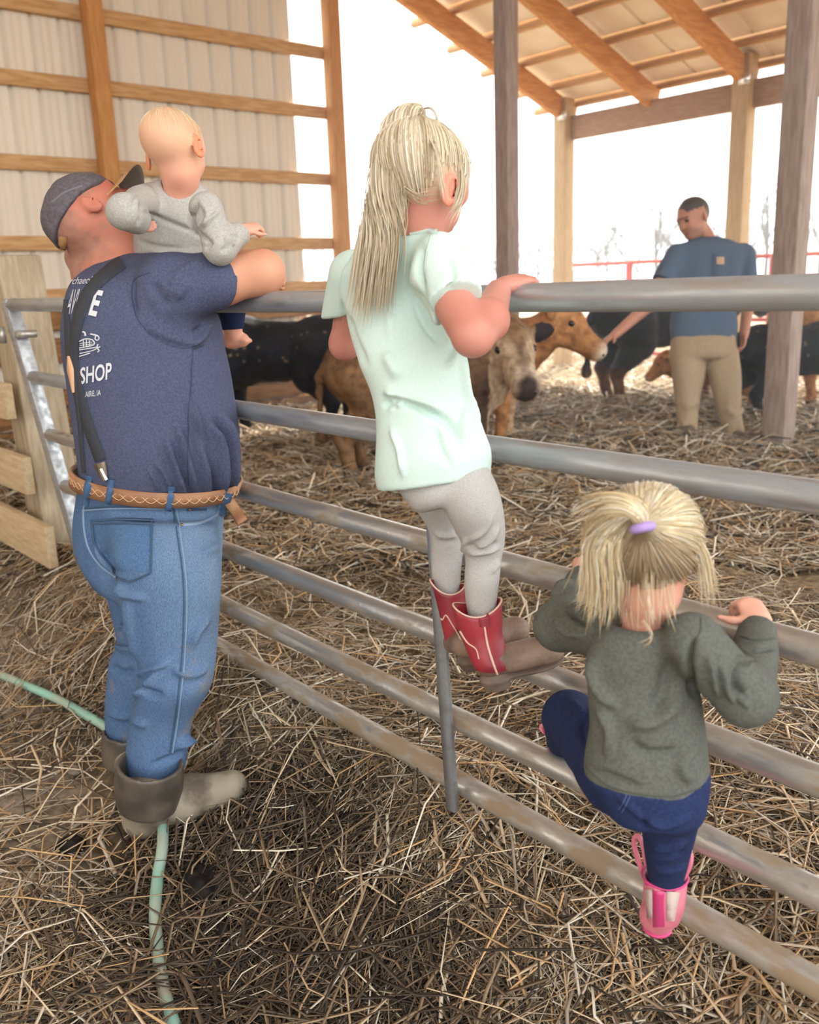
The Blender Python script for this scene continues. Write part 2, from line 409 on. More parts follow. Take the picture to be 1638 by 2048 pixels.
ii, jj = np.meshgrid(np.arange(ni-1), np.arange(nj-1), indexing='ij'); a = (ii*nj+jj).ravel()
F = np.stack([a, a+nj, a+nj+1, a+1], 1)
def mud_mask(P):
    """dark wet manure showing through the straw near the gate, dusty dirt in the alley"""
    n = fbm(P*np.array([1, 1, 0]), 2.2, 3)*.30
    d = np.exp(-((P[:, 0]+1.55)/.55)**2-((P[:, 1]-.92)/.28)**2)+.5*np.exp(-((P[:, 0]+1.1)/.5)**2-((P[:, 1]-.85)/.2)**2)
    return np.clip(d*1.5+n, 0, 1)
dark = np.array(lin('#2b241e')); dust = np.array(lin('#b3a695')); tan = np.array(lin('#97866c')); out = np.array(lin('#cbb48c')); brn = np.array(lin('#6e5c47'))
n1 = np.clip(fbm(V*np.array([1, 1, 0]), 3.1, 4)*.7+.5, 0, 1)[:, None]; mm = mud_mask(V)[:, None]
c = tan*(1-n1)+brn*n1
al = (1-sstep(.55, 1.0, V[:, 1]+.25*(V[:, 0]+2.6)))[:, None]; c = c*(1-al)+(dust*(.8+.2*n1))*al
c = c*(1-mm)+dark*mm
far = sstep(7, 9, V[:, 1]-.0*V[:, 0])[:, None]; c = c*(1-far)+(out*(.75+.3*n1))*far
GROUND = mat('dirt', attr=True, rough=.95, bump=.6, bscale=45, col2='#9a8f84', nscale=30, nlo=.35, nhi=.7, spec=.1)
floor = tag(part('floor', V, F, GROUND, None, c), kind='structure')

# ------------------------------------------------------------------ straw, far too many stems to count
def stems(name, X, Y, L, R, tilt, cols, lift, label, spread=.25, parent=None):
    n = len(X); Z = ground_h(X, Y); e = .03
    gxn = (ground_h(X+e, Y)-ground_h(X-e, Y))/(2*e); gyn = (ground_h(X, Y+e)-ground_h(X, Y-e))/(2*e)
    th = rng.uniform(0, 2*math.pi, n); d = np.stack([np.cos(th), np.sin(th), gxn*np.cos(th)+gyn*np.sin(th)], 1)
    d[:, 2] += rng.normal(0, tilt, n); d /= np.linalg.norm(d, axis=1)[:, None]
    up = np.tile([0, 0, 1.0], (n, 1)); s = np.cross(d, up); s /= np.linalg.norm(s, axis=1)[:, None]; b = np.cross(s, d)
    c0 = np.stack([X, Y, Z+lift], 1); bend = rng.normal(0, .12, (n, 1))*L[:, None]; kink = rng.normal(0, .07, (n, 1))*L[:, None]
    pts = [c0-d*L[:, None]/2, c0+s*bend+b*np.abs(kink), c0+d*L[:, None]/2]
    # keep both ends from diving far under the ground
    for p in (pts[0], pts[2]): p[:, 2] = np.maximum(p[:, 2], ground_h(p[:, 0], p[:, 1])-.006)
    S = 2 if np.median(L) > .05 else 1                               # short chaff stays straight
    if S == 1: pts = [pts[0], pts[2]]
    V = np.empty((n, 3*S+3, 3)); wide = rng.uniform(.9, 2.0, n)
    for k, p in enumerate(pts):
        for j in range(3):
            a = j*2*math.pi/3+.5; r = R*(1.0 if k < S else .6)
            V[:, k*3+j] = p+s*(np.cos(a)*r*wide)[:, None]+b*(np.sin(a)*r)[:, None]
    base = (np.arange(n)*(3*S+3))[:, None]; F = []
    for k in range(S):
        for j in range(3):
            j2 = (j+1) % 3; F.append(base+np.array([k*3+j, k*3+j2, (k+1)*3+j2, (k+1)*3+j]))
    F = np.concatenate(F); C = np.repeat(cols, 3*S+3, 0)
    STRAW = mat('straw', attr=True, rough=.6, spec=.35)
    return tag(part(name, V.reshape(-1, 3), F, STRAW, parent, C), label, 'straw', kind='stuff')
PAL = np.array([lin(h) for h in ('#d2bd9c', '#c0a786', '#e0d2b8', '#b39878', '#ece2ce', '#9c876c', '#c9a678', '#ab9c8b')])
PALD = np.array([lin(h) for h in ('#6a5845', '#4e4236', '#847059', '#3b332c', '#756655')])
def straw_cols(X, Y, n):
    P = np.stack([X, Y, 0*X], 1); mm = mud_mask(P); k = rng.integers(0, len(PAL), n); c = PAL[k]*rng.uniform(.7, 1.12, (n, 1))
    dk = rng.random(n) < .12+.72*mm; c[dk] = PALD[rng.integers(0, len(PALD), dk.sum())]*rng.uniform(.7, 1.2, (dk.sum(), 1))
    return c
def scatter(n, x0, x1, y0, y1, ymax, xmin=-9, ymin=-.3):
    """spread over the floor, thinning with distance from where the photograph was taken"""
    px = rng.uniform(x0, x1, n*2); py = rng.uniform(y0, y1, n*2); v = CR*((px-819)/FPX)[:, None]-CU*((py-1024)/FPX)[:, None]+CF
    t = (.2-CAMP[2])/v[:, 2]; P = CAMP+v*t[:, None]; ok = (P[:, 1] < ymax) & (P[:, 0] > xmin) & (t > 0) & (P[:, 1] > ymin)
    P = P[ok][:n]; return P[:, 0], P[:, 1]
X, Y = scatter(92000, -560, 1980, 1080, 2420, 3.2, ymin=-.5)
keep = rng.random(len(X)) < np.where(Y+.3*(X+2.6) < .62, .36, 1.0)*(1-np.clip(1.5*np.exp(-((X+2.33)/.36)**2-((Y-.71)/.22)**2), 0, .98))
X, Y = X[keep], Y[keep]; n = len(X)
L = np.exp(rng.normal(math.log(.062), .6, n)); R = rng.uniform(.0006, .0018, n)
SC_ = straw_cols(X, Y, n); lf_ = rng.uniform(0, .022, n); sh_ = L < .062
stems('straw_bedding', X[~sh_], Y[~sh_], L[~sh_], R[~sh_], .16, SC_[~sh_], lf_[~sh_], 'golden straw bedding strewn under and around the metal gate')
stems('straw_chaff', X[sh_], Y[sh_], L[sh_], R[sh_], .16, SC_[sh_], lf_[sh_], 'short broken straw chaff lying among the bedding by the gate')
X, Y = scatter(4600, -500, 1900, 1080, 2350, 3.0); n = len(X)
stems('long_straw', X, Y, rng.uniform(.14, .34, n), rng.uniform(.0014, .0028, n), .14, straw_cols(X, Y, n)*1.1, rng.uniform(.012, .04, n), 'long pale straw stalks lying on top of the bedding by the gate')
X, Y = scatter(23000, -250, 1900, 790, 1180, 8.5, -7.6); n = len(X); dd = np.hypot(X, Y)
stems('pen_straw', X, Y, rng.uniform(.08, .3, n)*(.6+dd/8), rng.uniform(.0015, .003, n)*(.7+dd/6), .22, straw_cols(X, Y, n), rng.uniform(0, .05, n), 'straw bedding over the floor of the cattle pen')
X, Y = scatter(9000, 300, 2000, 640, 800, 16, -16); n = len(X); dd = np.hypot(X, Y)
stems('sunlit_straw', X, Y, rng.uniform(.2, .5, n), rng.uniform(.004, .008, n), .2, PAL[rng.integers(0, 5, n)]*1.05, rng.uniform(0, .06, n), 'sunlit straw on the open ground behind the pen')

# clods and stones
def lump(name, c, r, m, label, cat, group, seed):
    V, F = polygonise(ell((0, 0, 0), r), min(r)/5); N = vnormals(V, F); V = V+N*(fbm(V+seed*3.1, .55/min(r), 3)*min(r)*.30)[:, None]
    V[:, 2] = np.maximum(V[:, 2], -r[2]*.6)
    return tag(part(name, V+np.array(c)+np.array([0, 0, r[2]*.45]), F, m, None), label, cat, group)
DUNG = mat('dung', '#2c2723', .9, col2='#1b1816', nscale=40, bump=.5, bscale=120, spec=.15)
STONE = mat('stone', '#8f8274', .9, col2='#6f6458', nscale=25, bump=.4, bscale=90)
for i, (px, py, r, lb) in enumerate((
        (142, 1702, (.042, .04, .032), 'dark dung clod on the dusty dirt left of the rubber boot'),
        (412, 1765, (.075, .06, .03), 'flat dark dung pat right of the teal hose near the boot toe'),
        (455, 1880, (.035, .03, .025), 'small dark dung clod between the hose and the wet manure'),
        )):
    p = atz(px, py, .06); p = atz(px, py, float(ground_h(p[0], p[1]))); lump('dung_clod', p, r, DUNG, lb, 'dung', 'dung clods in the alley', i)
for i, (px, py, r, lb) in enumerate(((435, 1815, (.012, .01, .009), 'small rounded stone beside the flat dung pat'), (225, 2008, (.09, .03, .016), 'broken dry slab of dirt at the bottom left of the hose'),
        (108, 1255+520, (.02, .016, .01), 'small dry dirt crumb below the dark clod'), (60, 1640, (.03, .02, .012), 'dry dirt crumb near the left picture edge'), (150, 1545, (.03, .022, .014), 'dry dirt lump behind the rubber boot'))):
    p = atz(px, py, .04); p = atz(px, py, float(ground_h(p[0], p[1]))); lump('dirt_clod', p, r, STONE, lb, 'dirt clod', 'dry dirt clods', i+9)

# ------------------------------------------------------------------ hose
HOSE = mat('hose_rubber', '#8fbfae', .5, col2='#aaa593', nscale=5, nlo=.40, nhi=.62, stretch=(1, 1, 1), bump=.1)
hp = []
for px, py in ((-420, 1180), (-260, 1235), (-120, 1300), (0, 1352), (60, 1378), (120, 1405), (175, 1436), (215, 1462), (265, 1520), (320, 1610), (326, 1690), (316, 1760), (311, 1830), (315, 1900), (325, 1970), (345, 2048), (390, 2160), (480, 2380)):
    p = atz(px, py, .08); p = atz(px, py, float(ground_h(p[0], p[1]))); p = atz(px, py, float(ground_h(p[0], p[1]))+.024); hp.append(p+np.array([0, 0, .008]))
tag(MB().tube(spline(hp, 90), .0145, 10).build('garden_hose', HOSE, None, True), 'teal garden hose running across the dirt under the rubber boot', 'hose')

# ------------------------------------------------------------------ end wall of ribbed metal on wooden girts
XW = -7.86
wall = empty('wall_left', (XW-.07, 2.0, .2), kind='structure')
def siding(wd, z0, z1):
    p = [(0, 0), (.010, .032), (.030, .032), (.040, 0), (wd*.42, 0), (wd*.42+.006, .004), (wd*.42+.018, .004), (wd*.42+.024, 0), (wd*.7, 0), (wd*.7+.006, .004), (wd*.7+.018, .004), (wd*.7+.024, 0), (wd, 0)]
    V = [(-x, y, z) for z in (z0, z1) for y, x in p]; V += [(v[0]-.004, v[1], v[2]) for v in V]; n = len(p); F = []
    for k in range(n-1): F += [(k, n+k, n+k+1, k+1), (2*n+k, 2*n+k+1, 3*n+k+1, 3*n+k)]
    return mesh_np('metal_panel', np.array(V), np.array(F))
pm = siding(.229, 0, 5.6); pm.materials.append(METAL_WALL)
for k in range(-9, 13):
    y0 = 2.794+.229*k
    if y0 > 5.5: break
    o = link('metal_panel', pm, METAL_WALL, wall, False); o.location = (0, y0-2.0, 0)
    o['kind'] = 'structure'
MB().box((XW-.075, -2.4, 2.9), (.004, 3.15, 2.8)).build('metal_sheet', METAL_WALL, wall)  # unseen stretch of the end wall, extended to block light
for z in (5.35, 4.78, 4.24, 3.69, 3.138, 2.505, 1.876, 1.448):
    MB().box((XW-.03, 1.9, z), (.02, 4.06, .058), bev=.004).build('girt', W_GIRT, wall)
for z0, z1 in ((1.164, 1.327), (.902, 1.103), (.53, .731), (.37, .508), (.12, .35)):
    MB().box((XW+.02, 1.9, (z0+z1)/2), (.02, 4.0, (z1-z0)/2), bev=.004).build('plank', W_PLANK, wall)
def post(x, y, z0, z1, m, label, hw=.07, lean=(0, 0), name='timber_post', group='timber posts of the barn'):
    ax = nrm([lean[0], lean[1], 1]); xx = nrm(np.cross([0, 1, 0], ax)); yy = np.cross(ax, xx); h = (z1-z0)/2
    o = MB().box((0, 0, h), (hw, hw, h), (xx, yy, ax), bev=.008).build(name, m, None); o.location = (x, y, z0)
    ORG[o.name] = np.array([x, y, z0]); return tag(o, label, 'post', group)
post(XW+.07, 3.50, .1, 5.7, W_POSTO, 'orange timber post rising up the ribbed metal end wall')
post(XW+.07, 5.94, .1, 4.8, W_POSTO, 'timber post at the open corner where the metal end wall stops')
post(-5.47, 5.94, .1, 4.85, W_POST, 'grey-brown timber post just right of the blonde ponytail girl', .074)
post(-2.97, 5.94, .1, 4.85, W_POST, 'weathered timber post at the right edge in front of the black cow', .082)
post(-7.86, 9.6, .1, 3.62, W_POSTY, 'yellowish eave post at the left end of the long roof beam', .095)
post(-5.42, 9.6, .1, 3.66, W_POSTY, 'yellowish eave post directly behind the man in the pen', .095)
post(-2.98, 9.6, .1, 3.66, W_POSTY, 'eave post outside the picture to the right', .095)

# ------------------------------------------------------------------ roof over the pen
ceil = empty('ceiling', (-4, 9.6, 3.4), kind='structure')
SL = .355; sdir = nrm([0, -1, SL]); snrm = nrm([0, SL, 1]); EY = 9.6; EZ = 3.477
def roof_z(y, off=0): return EZ+SL*(EY-y)+off
YR = -1.2                                         # top edge of this roof slope, behind the camera
for k in range(9):
    x = -7.86+1.22*k; y0, y1 = 9.78, YR; c = np.array([x, (y0+y1)/2, roof_z((y0+y1)/2)]); ln = math.hypot(y0-y1, (y0-y1)*SL)/2
    MB().box(c, (.042, ln, .12), ((1, 0, 0), -sdir, snrm), bev=.004).build('rafter', W_RAFT, ceil)
for k, y in enumerate([9.74, 9.30]+[8.74-.565*i for i in range(17)]):
    MB().box(np.array([-3.3, y, roof_z(y)])+snrm*.158, (5.2, .03, .04), ((1, 0, 0), -sdir, snrm)).build('purlin', W_PURL, ceil)
def roof_sheet():
    y0, y1 = 9.9, YR; V = []; F = []; prof = [(0, 0), (.012, .02), (.034, .02), (.046, 0), (.45, 0), (.456, .005), (.468, .005), (.474, 0), (.92, 0)]
    for y in (y0, y1):
        for x, h in prof: V.append(np.array([x, y-9.6, roof_z(y)-3.4])+snrm*(.202+h))
    n = len(prof); V += [v+snrm*.004 for v in V]
    for k in range(n-1): F += [(k, k+1, n+k+1, n+k), (2*n+k, 3*n+k, 3*n+k+1, 2*n+k+1)]
    return mesh_np('roof_panel', np.array(V), np.array(F))
rm = roof_sheet(); rm.materials.append(METAL_ROOF)
for k in range(11):
    o = link('roof_panel', rm, METAL_ROOF, ceil, False); o.location = (-7.98+.914*k+4, 0, 0)
for x in (-7.80, -5.36):
    MB().box((x, 9.48, 3.40), (.06, .012, .05)).build('bracket', mat('bracket_metal', '#e6e6e6', .3, .9), ceil)
for k in range(11):                                # unseen slope behind the ridge, added to cut fill light from above
    MB().box((-7.52+.914*k, -4.6, roof_z(YR)+.2-SL*3.4), (.455, 3.62, .004), ((1, 0, 0), nrm([0, 1, SL]), nrm([0, -SL, 1]))).build('roof_panel', METAL_ROOF, ceil)
for k in range(9):
    MB().box((-7.86+1.22*k, -4.6, roof_z(YR)-SL*3.4), (.042, 3.6, .12), ((1, 0, 0), nrm([0, 1, SL]), nrm([0, -SL, 1]))).build('rafter', W_RAFT, ceil)
for k in range(3):
    xa = -7.78+2.44*k
    MB().box((xa+1.14, 9.67, 3.27), (1.21, .05, .139), bev=.005).build('eave_beam', W_BEAM, ceil)

wb = empty('wall_fill_block', (-3, -8.2, 0), kind='structure')  # unseen wall behind the camera, added to weaken the fill light
for k in range(8): MB().box((-7.4+1.22*k, -8.2, 2.5), (.605, .004, 2.6)).build('metal_panel', METAL_WALL, wb)

# ------------------------------------------------------------------ gate
YG = 1.262
RAILZ = (1.42, 1.134, .902, .693, .50, .338)
gate = empty('metal_gate', (-2.0, YG, .3), 'galvanised six-rail tube gate the children climb and lean on', 'gate')
for i, z in enumerate(RAILZ):
    t = (1.42-z)/1.08; a = np.array([-3.86+.26*t, YG+.073*t, z]); b = np.array([-.12, YG, z])
    sag = [a*(1-s)+b*s-np.array([0, 0, .004*math.sin(math.pi*s)]) for s in np.linspace(0, 1, 9)]
    m = (GALV, GALV, GALV_M1, GALV_M1, GALV_M2, GALV_M3)[i]
    MB().tube(sag, .0254, 24).build('rail', m, gate, True)
for (xt, yt, xb, yb, wd, dp, nm) in ((-3.885, YG, -3.60, YG+.075, .032, .026, 'end_upright'), (-.12, YG, -.12, YG, .03, .026, 'end_upright')):
    a = np.array([xt, yt, 1.44]); b = np.array([xb, yb, .31]); ax = nrm(a-b); yy = nrm(np.cross(ax, [1, 0, 0])); xx = np.cross(yy, ax)
    MB().box((a+b)/2, (wd, dp, np.linalg.norm(a-b)/2), (xx, yy, ax), bev=.004).build(nm, GALV, gate)
a = np.array([-1.385, YG-.031, 1.43]); b = np.array([-1.318, YG-.031, .30])
BR = MB().box((a+b)/2, (.012, .003, np.linalg.norm(a-b)/2), (np.cross([0, 1, 0], nrm(a-b)), (0, 1, 0), nrm(a-b)))
BR.box((a+b)/2+np.array([.011, .006, 0]), (.0015, .008, np.linalg.norm(a-b)/2), (np.cross([0, 1, 0], nrm(a-b)), (0, 1, 0), nrm(a-b)))
BR.build('brace', GALV, gate)
hg = MB(); hg.tube([(-3.99, YG+.02, 1.31), (-3.80, YG+.02, 1.305)], .008, 8); hg.tube([(-3.80, YG-.02, 1.305), (-3.80, YG+.06, 1.305)], .016, 10); hg.tube([(-3.90, YG-.04, 1.335), (-3.90, YG-.04, 1.27)], .014, 10)
hg.build('hinge_bolt', GALV_M1, gate, True)
# hinge post and the board fence beyond it
hp_ = post(-4.12, 1.40, .12, 1.62, W_GREY, 'grey wooden hinge post that carries the metal gate', .095, (-.11, .0), 'hinge_post', None)
bf = empty('board_fence', (-5, 1.26, .1), 'pale board fence running left from the gate hinge post', 'fence')
for z0, z1, xe in ((.35, .53, -3.70), (.64, .80, -3.86), (.95, 1.10, -3.97)):
    MB().box(((xe-6.6)/2, 1.235, (z0+z1)/2), ((xe+6.6)/2, .02, (z1-z0)/2), bev=.003).build('board', W_PALE, bf)
MB().box((-6.5, 1.30, .7), (.07, .05, .6), bev=.005).build('fence_post', W_GREY, bf)
post(-.02, 1.33, .1, 1.6, W_GREY, 'wooden latch post at the free end of the gate, outside the picture', .06, (0, 0), 'latch_post', None)

# ------------------------------------------------------------------ red corral panels outside
def corral(x0, x1, y, posts, label):
    e = empty('corral_panel', (x0, y, .2), label, 'fence', 'red pipe corral panels')
    for z in (1.62, 1.36, 1.10, .86, .62, .40): MB().tube([(x0, y, z), (x1, y, z)], .028, 10).build('rail', RED_PIPE, e, True)
    for x in posts: MB().tube([(x, y, .15), (x, y, 1.62)], .05, 10).build('post', RED_PIPE, e, True)
corral(-8.95, -5.6, 10.8, (-8.95, -7.68, -5.6), 'red pipe corral panel between the yellow eave posts')
corral(-5.4, -1.6, 10.8, (-5.4, -3.4, -1.6), 'red pipe corral panel behind the right timber post')

# ------------------------------------------------------------------ bare trees far behind
BARK = mat('bark', '#2e2a27', .9)
def tree_mesh(seed, h):
    r = random.Random(seed); mb = MB()
    def br(p, d, l, rad, lev):
        q = p+d*l; mid = (p+q)/2+np.array([r.gauss(0, .04)*l, r.gauss(0, .04)*l, 0])
        mb.tube([p, mid, q], [rad, rad*.8, rad*.62], 3 if lev else 6, caps=False)
        if lev >= 5: return
        for _ in range((6, 4, 3, 3, 2)[lev]):
            t = r.uniform(.45, 1.0) if lev == 0 else r.uniform(.3, 1.0)
            nd = nrm(d+np.array([r.gauss(0, .55), r.gauss(0, .55), r.gauss(.15, .25)])); br(p+(q-p)*t, nd, l*r.uniform(.45, .7), rad*.5, lev+1)
    br(np.zeros(3), np.array([0, 0, 1.0]), h*.5, h*.014, 0)
    V = np.concatenate(mb.v); me = mesh_np('bare_tree', V, [np.array(f) for f in mb.f.values()]); me.materials.append(BARK); return me
TM = [tree_mesh(s, 8.0) for s in (1, 2, 3, 4)]
def tlabel(px):
    if px < 700: return 'bare tree far off between the metal end wall and the ponytail girl'
    if px < 1010: return 'bare tree far off right of the ponytail girl'
    if px < 1100: return 'bare tree far off between the grey-brown post and the left eave post'
    if px < 1340: return 'bare tree far off left of the man in the pen'
    return 'bare tree far off behind and right of the man in the pen'
for k in range(48):
    px = 560+k*25+rng.uniform(-8, 8); d = 62+(k*37 % 48)*1.6; p = at(px, 560, d)
    hgt = rng.uniform(.75, 1.15)*(1.0 if px < 1200 else 1.15)
    o = link('bare_tree', TM[k % 4], BARK, None, False); o.location = (p[0], p[1], -.3); o.rotation_euler = (0, 0, rng.uniform(0, 6.28)); o.scale = (hgt*1.25, hgt*1.25, hgt)
    tag(o, tlabel(px), 'tree', 'bare trees beyond the pen')

# ================================================================== FIGURES: common builders
def rows(lst, Y, q=1.0):
    """stations of a loft: (py, left, right[, Y]) measured outlines at the distance of the plane y = Y"""
    out = []
    for r in lst:
        p = aty((r[1]+r[2])/2, r[0], r[3] if len(r) > 3 else Y); hw = pxm((r[2]-r[1])/2, p); out.append((p, hw, hw*q))
    return out
def frame(f, u):
    f = nrm(f); u = np.asarray(u, float); u = nrm(u-(u@f)*f); return np.cross(f, u), f, u
def idir(x, y, z=0.0): return nrm(CR*x-CU*y+CF*z)                 # direction as seen: right, down, away
def head(c, f, u, h, child=False, ears=True, nose=1.0):
    r, f, u = frame(f, u); c = np.asarray(c, float)
    def P(x, y, z): return c+h*(x*r+y*f+z*u)
    A = (r, f, u); k = 1.1 if child else 1.0
    ps = [ell(P(0, -.07, .12), h*np.array([.325*k, .43*k, .375]), A), ell(P(0, .08, -.13), h*np.array([.26, .29, .35]), A), ell(P(0, .21, -.36), h*np.array([.13, .12, .12]), A),
          ell(P(0, .30, .09), h*np.array([.2, .09, .05]), A), ell(P(.13, .24, -.12), h*np.array([.1, .1, .1]), A), ell(P(-.13, .24, -.12), h*np.array([.1, .1, .1]), A)]
    d = U(.05*h*2, *ps)
    d = U(.02*h*2, d, cone(P(0, .345, .03), P(0, .345+.09*nose, -.12), .03*h, .055*h), ell(P(0, .33, -.265), h*np.array([.1, .045, .022]), A), ell(P(0, .325, -.31), h*np.array([.085, .045, .025]), A))
    for s in (-1, 1): d = cut(d, ell(P(s*.13, .39, .03), h*np.array([.075, .06, .045]), A), .03*h); d = U(.02*h, d, ell(P(s*.13, .315, .03), h*np.array([.055, .05, .045]), A))
    if ears:
        for s in (-1, 1):
            ea = nrm(r*s*.9-f*.45); eu = nrm(u-f*.22); e = ell(P(s*(.335*k+(.02 if child else 0)), -.06, -.05), h*np.array([.035, .085, .145]), frame_ax(ea, eu))
            e = cut(e, ell(P(s*(.335*k+.045), -.045, -.03), h*np.array([.03, .05, .09]), frame_ax(ea, eu)), .015*h); d = U(.02*h, d, e)
    return d, P
def frame_ax(a, u):
    a = nrm(a); u = nrm(u-(u@a)*a); return (a, np.cross(u, a), u)
def hand(wr, d, n, s, curl=(25, 35, 30), thumb=1, thumb_dir=None, splay=.10):
    """wr wrist, d towards the knuckles, n back of the hand, s length; four fingers and a thumb"""
    d = nrm(d); n = np.asarray(n, float); n = nrm(n-(n@d)*d); sd = np.cross(d, n); wr = np.asarray(wr, float)
    ps = [ell(wr+d*.27*s, np.array([.215, .31, .09])*s, (sd, d, n)), ell(wr+d*.10*s, np.array([.15, .18, .10])*s, (sd, d, n))]
    fs = []
    for i, (o, ln) in enumerate(((.155, .40), (.055, .47), (-.05, .44), (-.15, .34))):
        o *= thumb; p = wr+d*(.48-.05*abs(i-1.3)*.6)*s+sd*o*s; a = 0; dd = nrm(d+sd*o*splay*4); pts = [p-dd*.1*s]
        pts.append(p); rs = [.06*s, .055*s]
        for j, fr in enumerate((.45, .30, .25)):
            a += math.radians(curl[j]); p = p+(dd*math.cos(a)-n*math.sin(a))*ln*fr*s; pts.append(p); rs.append((.051, .046, .036)[j]*s)
        fs.append(chain(pts, rs, .004))
    t0 = wr+d*.14*s+sd*thumb*.13*s; td = nrm(d*.55+sd*thumb*.8-n*.25) if thumb_dir is None else nrm(thumb_dir)
    t1 = t0+td*.26*s; t2 = t1+nrm(td+d*.4)*.2*s
    fs.append(chain([t0, t1, t2], [.075*s, .058*s, .045*s], .006))
    return U(.012*s*4, U(.02, *ps), *fs) if False else U(.006, U(.02, *ps), *fs)
def strands(name, curves, rad, cols, m, parent, sides=3):
    """curves: (n, k, 3) polylines; every hair a thin tapering tube, one part"""
    Cv = np.asarray(curves, float); n, k, _ = Cv.shape; T = np.gradient(Cv, axis=1); T /= np.linalg.norm(T, axis=2)[..., None]+1e-12
    a = nrm([.31, .52, .79]); x = np.cross(T, a); x /= np.linalg.norm(x, axis=2)[..., None]+1e-12; y = np.cross(T, x)
    tp = np.concatenate([np.ones(k-3), [.8, .5, .15]]) if k > 4 else np.linspace(1, .3, k)
    R = np.broadcast_to(np.asarray(rad, float).reshape(-1, 1), (n, k))*tp
    V = np.empty((n, k, sides, 3))
    for j in range(sides):
        t = j*2*math.pi/sides; V[:, :, j] = Cv+R[..., None]*(math.cos(t)*x+math.sin(t)*y)
    b = (np.arange(n)*k*sides)[:, None, None]; i = (np.arange(k-1)*sides)[None, :, None]; F = []
    for j in range(sides):
        j2 = (j+1) % sides; F.append((b+i+np.array([j, j2, sides+j2, sides+j])[None, None]).reshape(-1, 4))
    return tag(part(name, V.reshape(-1, 3), np.concatenate(F), m, parent, np.repeat(cols, k*sides, 0)), kind='stuff')
def tuft(guide, n, r0, r1, k=16, jit=.0, ragged=.25, flatn=None):
    """n hairs following a guide curve, bundle radius r0 to r1"""
    G = spline(guide, k); T = np.gradient(G, axis=0); T /= np.linalg.norm(T, axis=1)[:, None]
    a = np.cross(T, nrm([.2, .3, .93])); a /= np.linalg.norm(a, axis=1)[:, None]+1e-9; b = np.cross(T, a)
    th = rng.uniform(0, 2*math.pi, n); rr = np.sqrt(rng.random(n)); t = np.linspace(0, 1, k); prof = r0+(r1-r0)*t
    out = G[None]+(np.cos(th)*rr)[:, None, None]*(prof[:, None]*a)[None]+(np.sin(th)*rr)[:, None, None]*(prof[:, None]*b)[None]
    out += rng.normal(0, 1, (n, 1, 3))*(jit*t**2)[None, :, None]
    ln = 1-ragged*rng.random(n)                                     # uneven tips: resample each hair to a shorter length
    tt = ln[:, None]*t[None]*(k-1); i = np.minimum(tt.astype(int), k-2); f = (tt-i)[..., None]
    return np.take_along_axis(out, i[..., None], 1)*(1-f)+np.take_along_axis(out, (i+1)[..., None], 1)*f
def hair_cols(n, base, var=.12):
    B = np.array([lin(h) for h in base]); return B[rng.integers(0, len(B), n)]*rng.uniform(1-var, 1+var, (n, 1))
def scalp(c, A, R, tie, starts, k=12, lift=1.0):
    """hairs combed over an ellipsoid scalp from start directions to the tie direction"""
    A = np.array(A); tie = nrm(tie); out = []
    for s in starts:
        s = nrm(s); om = math.acos(np.clip(s@tie, -1, 1)); t = np.linspace(0, 1, k)
        D = (np.sin((1-t)*om)[:, None]*s+np.sin(t*om)[:, None]*tie)/math.sin(om) if om > .02 else np.tile(s, (k, 1))
        rad = 1/np.linalg.norm(D/R, axis=1); out.append(c+(D*(rad*lift)[:, None])@A)
    return np.array(out)
SKIN = mat('skin', attr=True, rough=.55, spec=.35, sss=.12, bump=.06, bscale=220)
HAIR = mat('hair', attr=True, rough=.45, spec=.4)
def flat_col(h): 
    c = np.array(lin(h)); return lambda V, N: np.tile(c, (len(V), 1))
def mottled(h, h2, sc=18, extra=None):
    a, b = np.array(lin(h)), np.array(lin(h2))
    def f(V, N):
        t = np.clip(fbm(V, sc, 3)*.6+.5, 0, 1)[:, None]; c = a*(1-t)+b*t
        return extra(V, N, c) if extra else c
    return f
def cloth(name, c1, c2, nscale=160, bump=.18, bscale=420, rough=.9, stretch=(1, 1, 1), sheen=.0):
    return mat(name, c1, rough, col2=c2, nscale=nscale, ndetail=2, nlo=.35, nhi=.65, stretch=stretch, bump=bump, bscale=bscale, spec=.15, sheen=sheen)

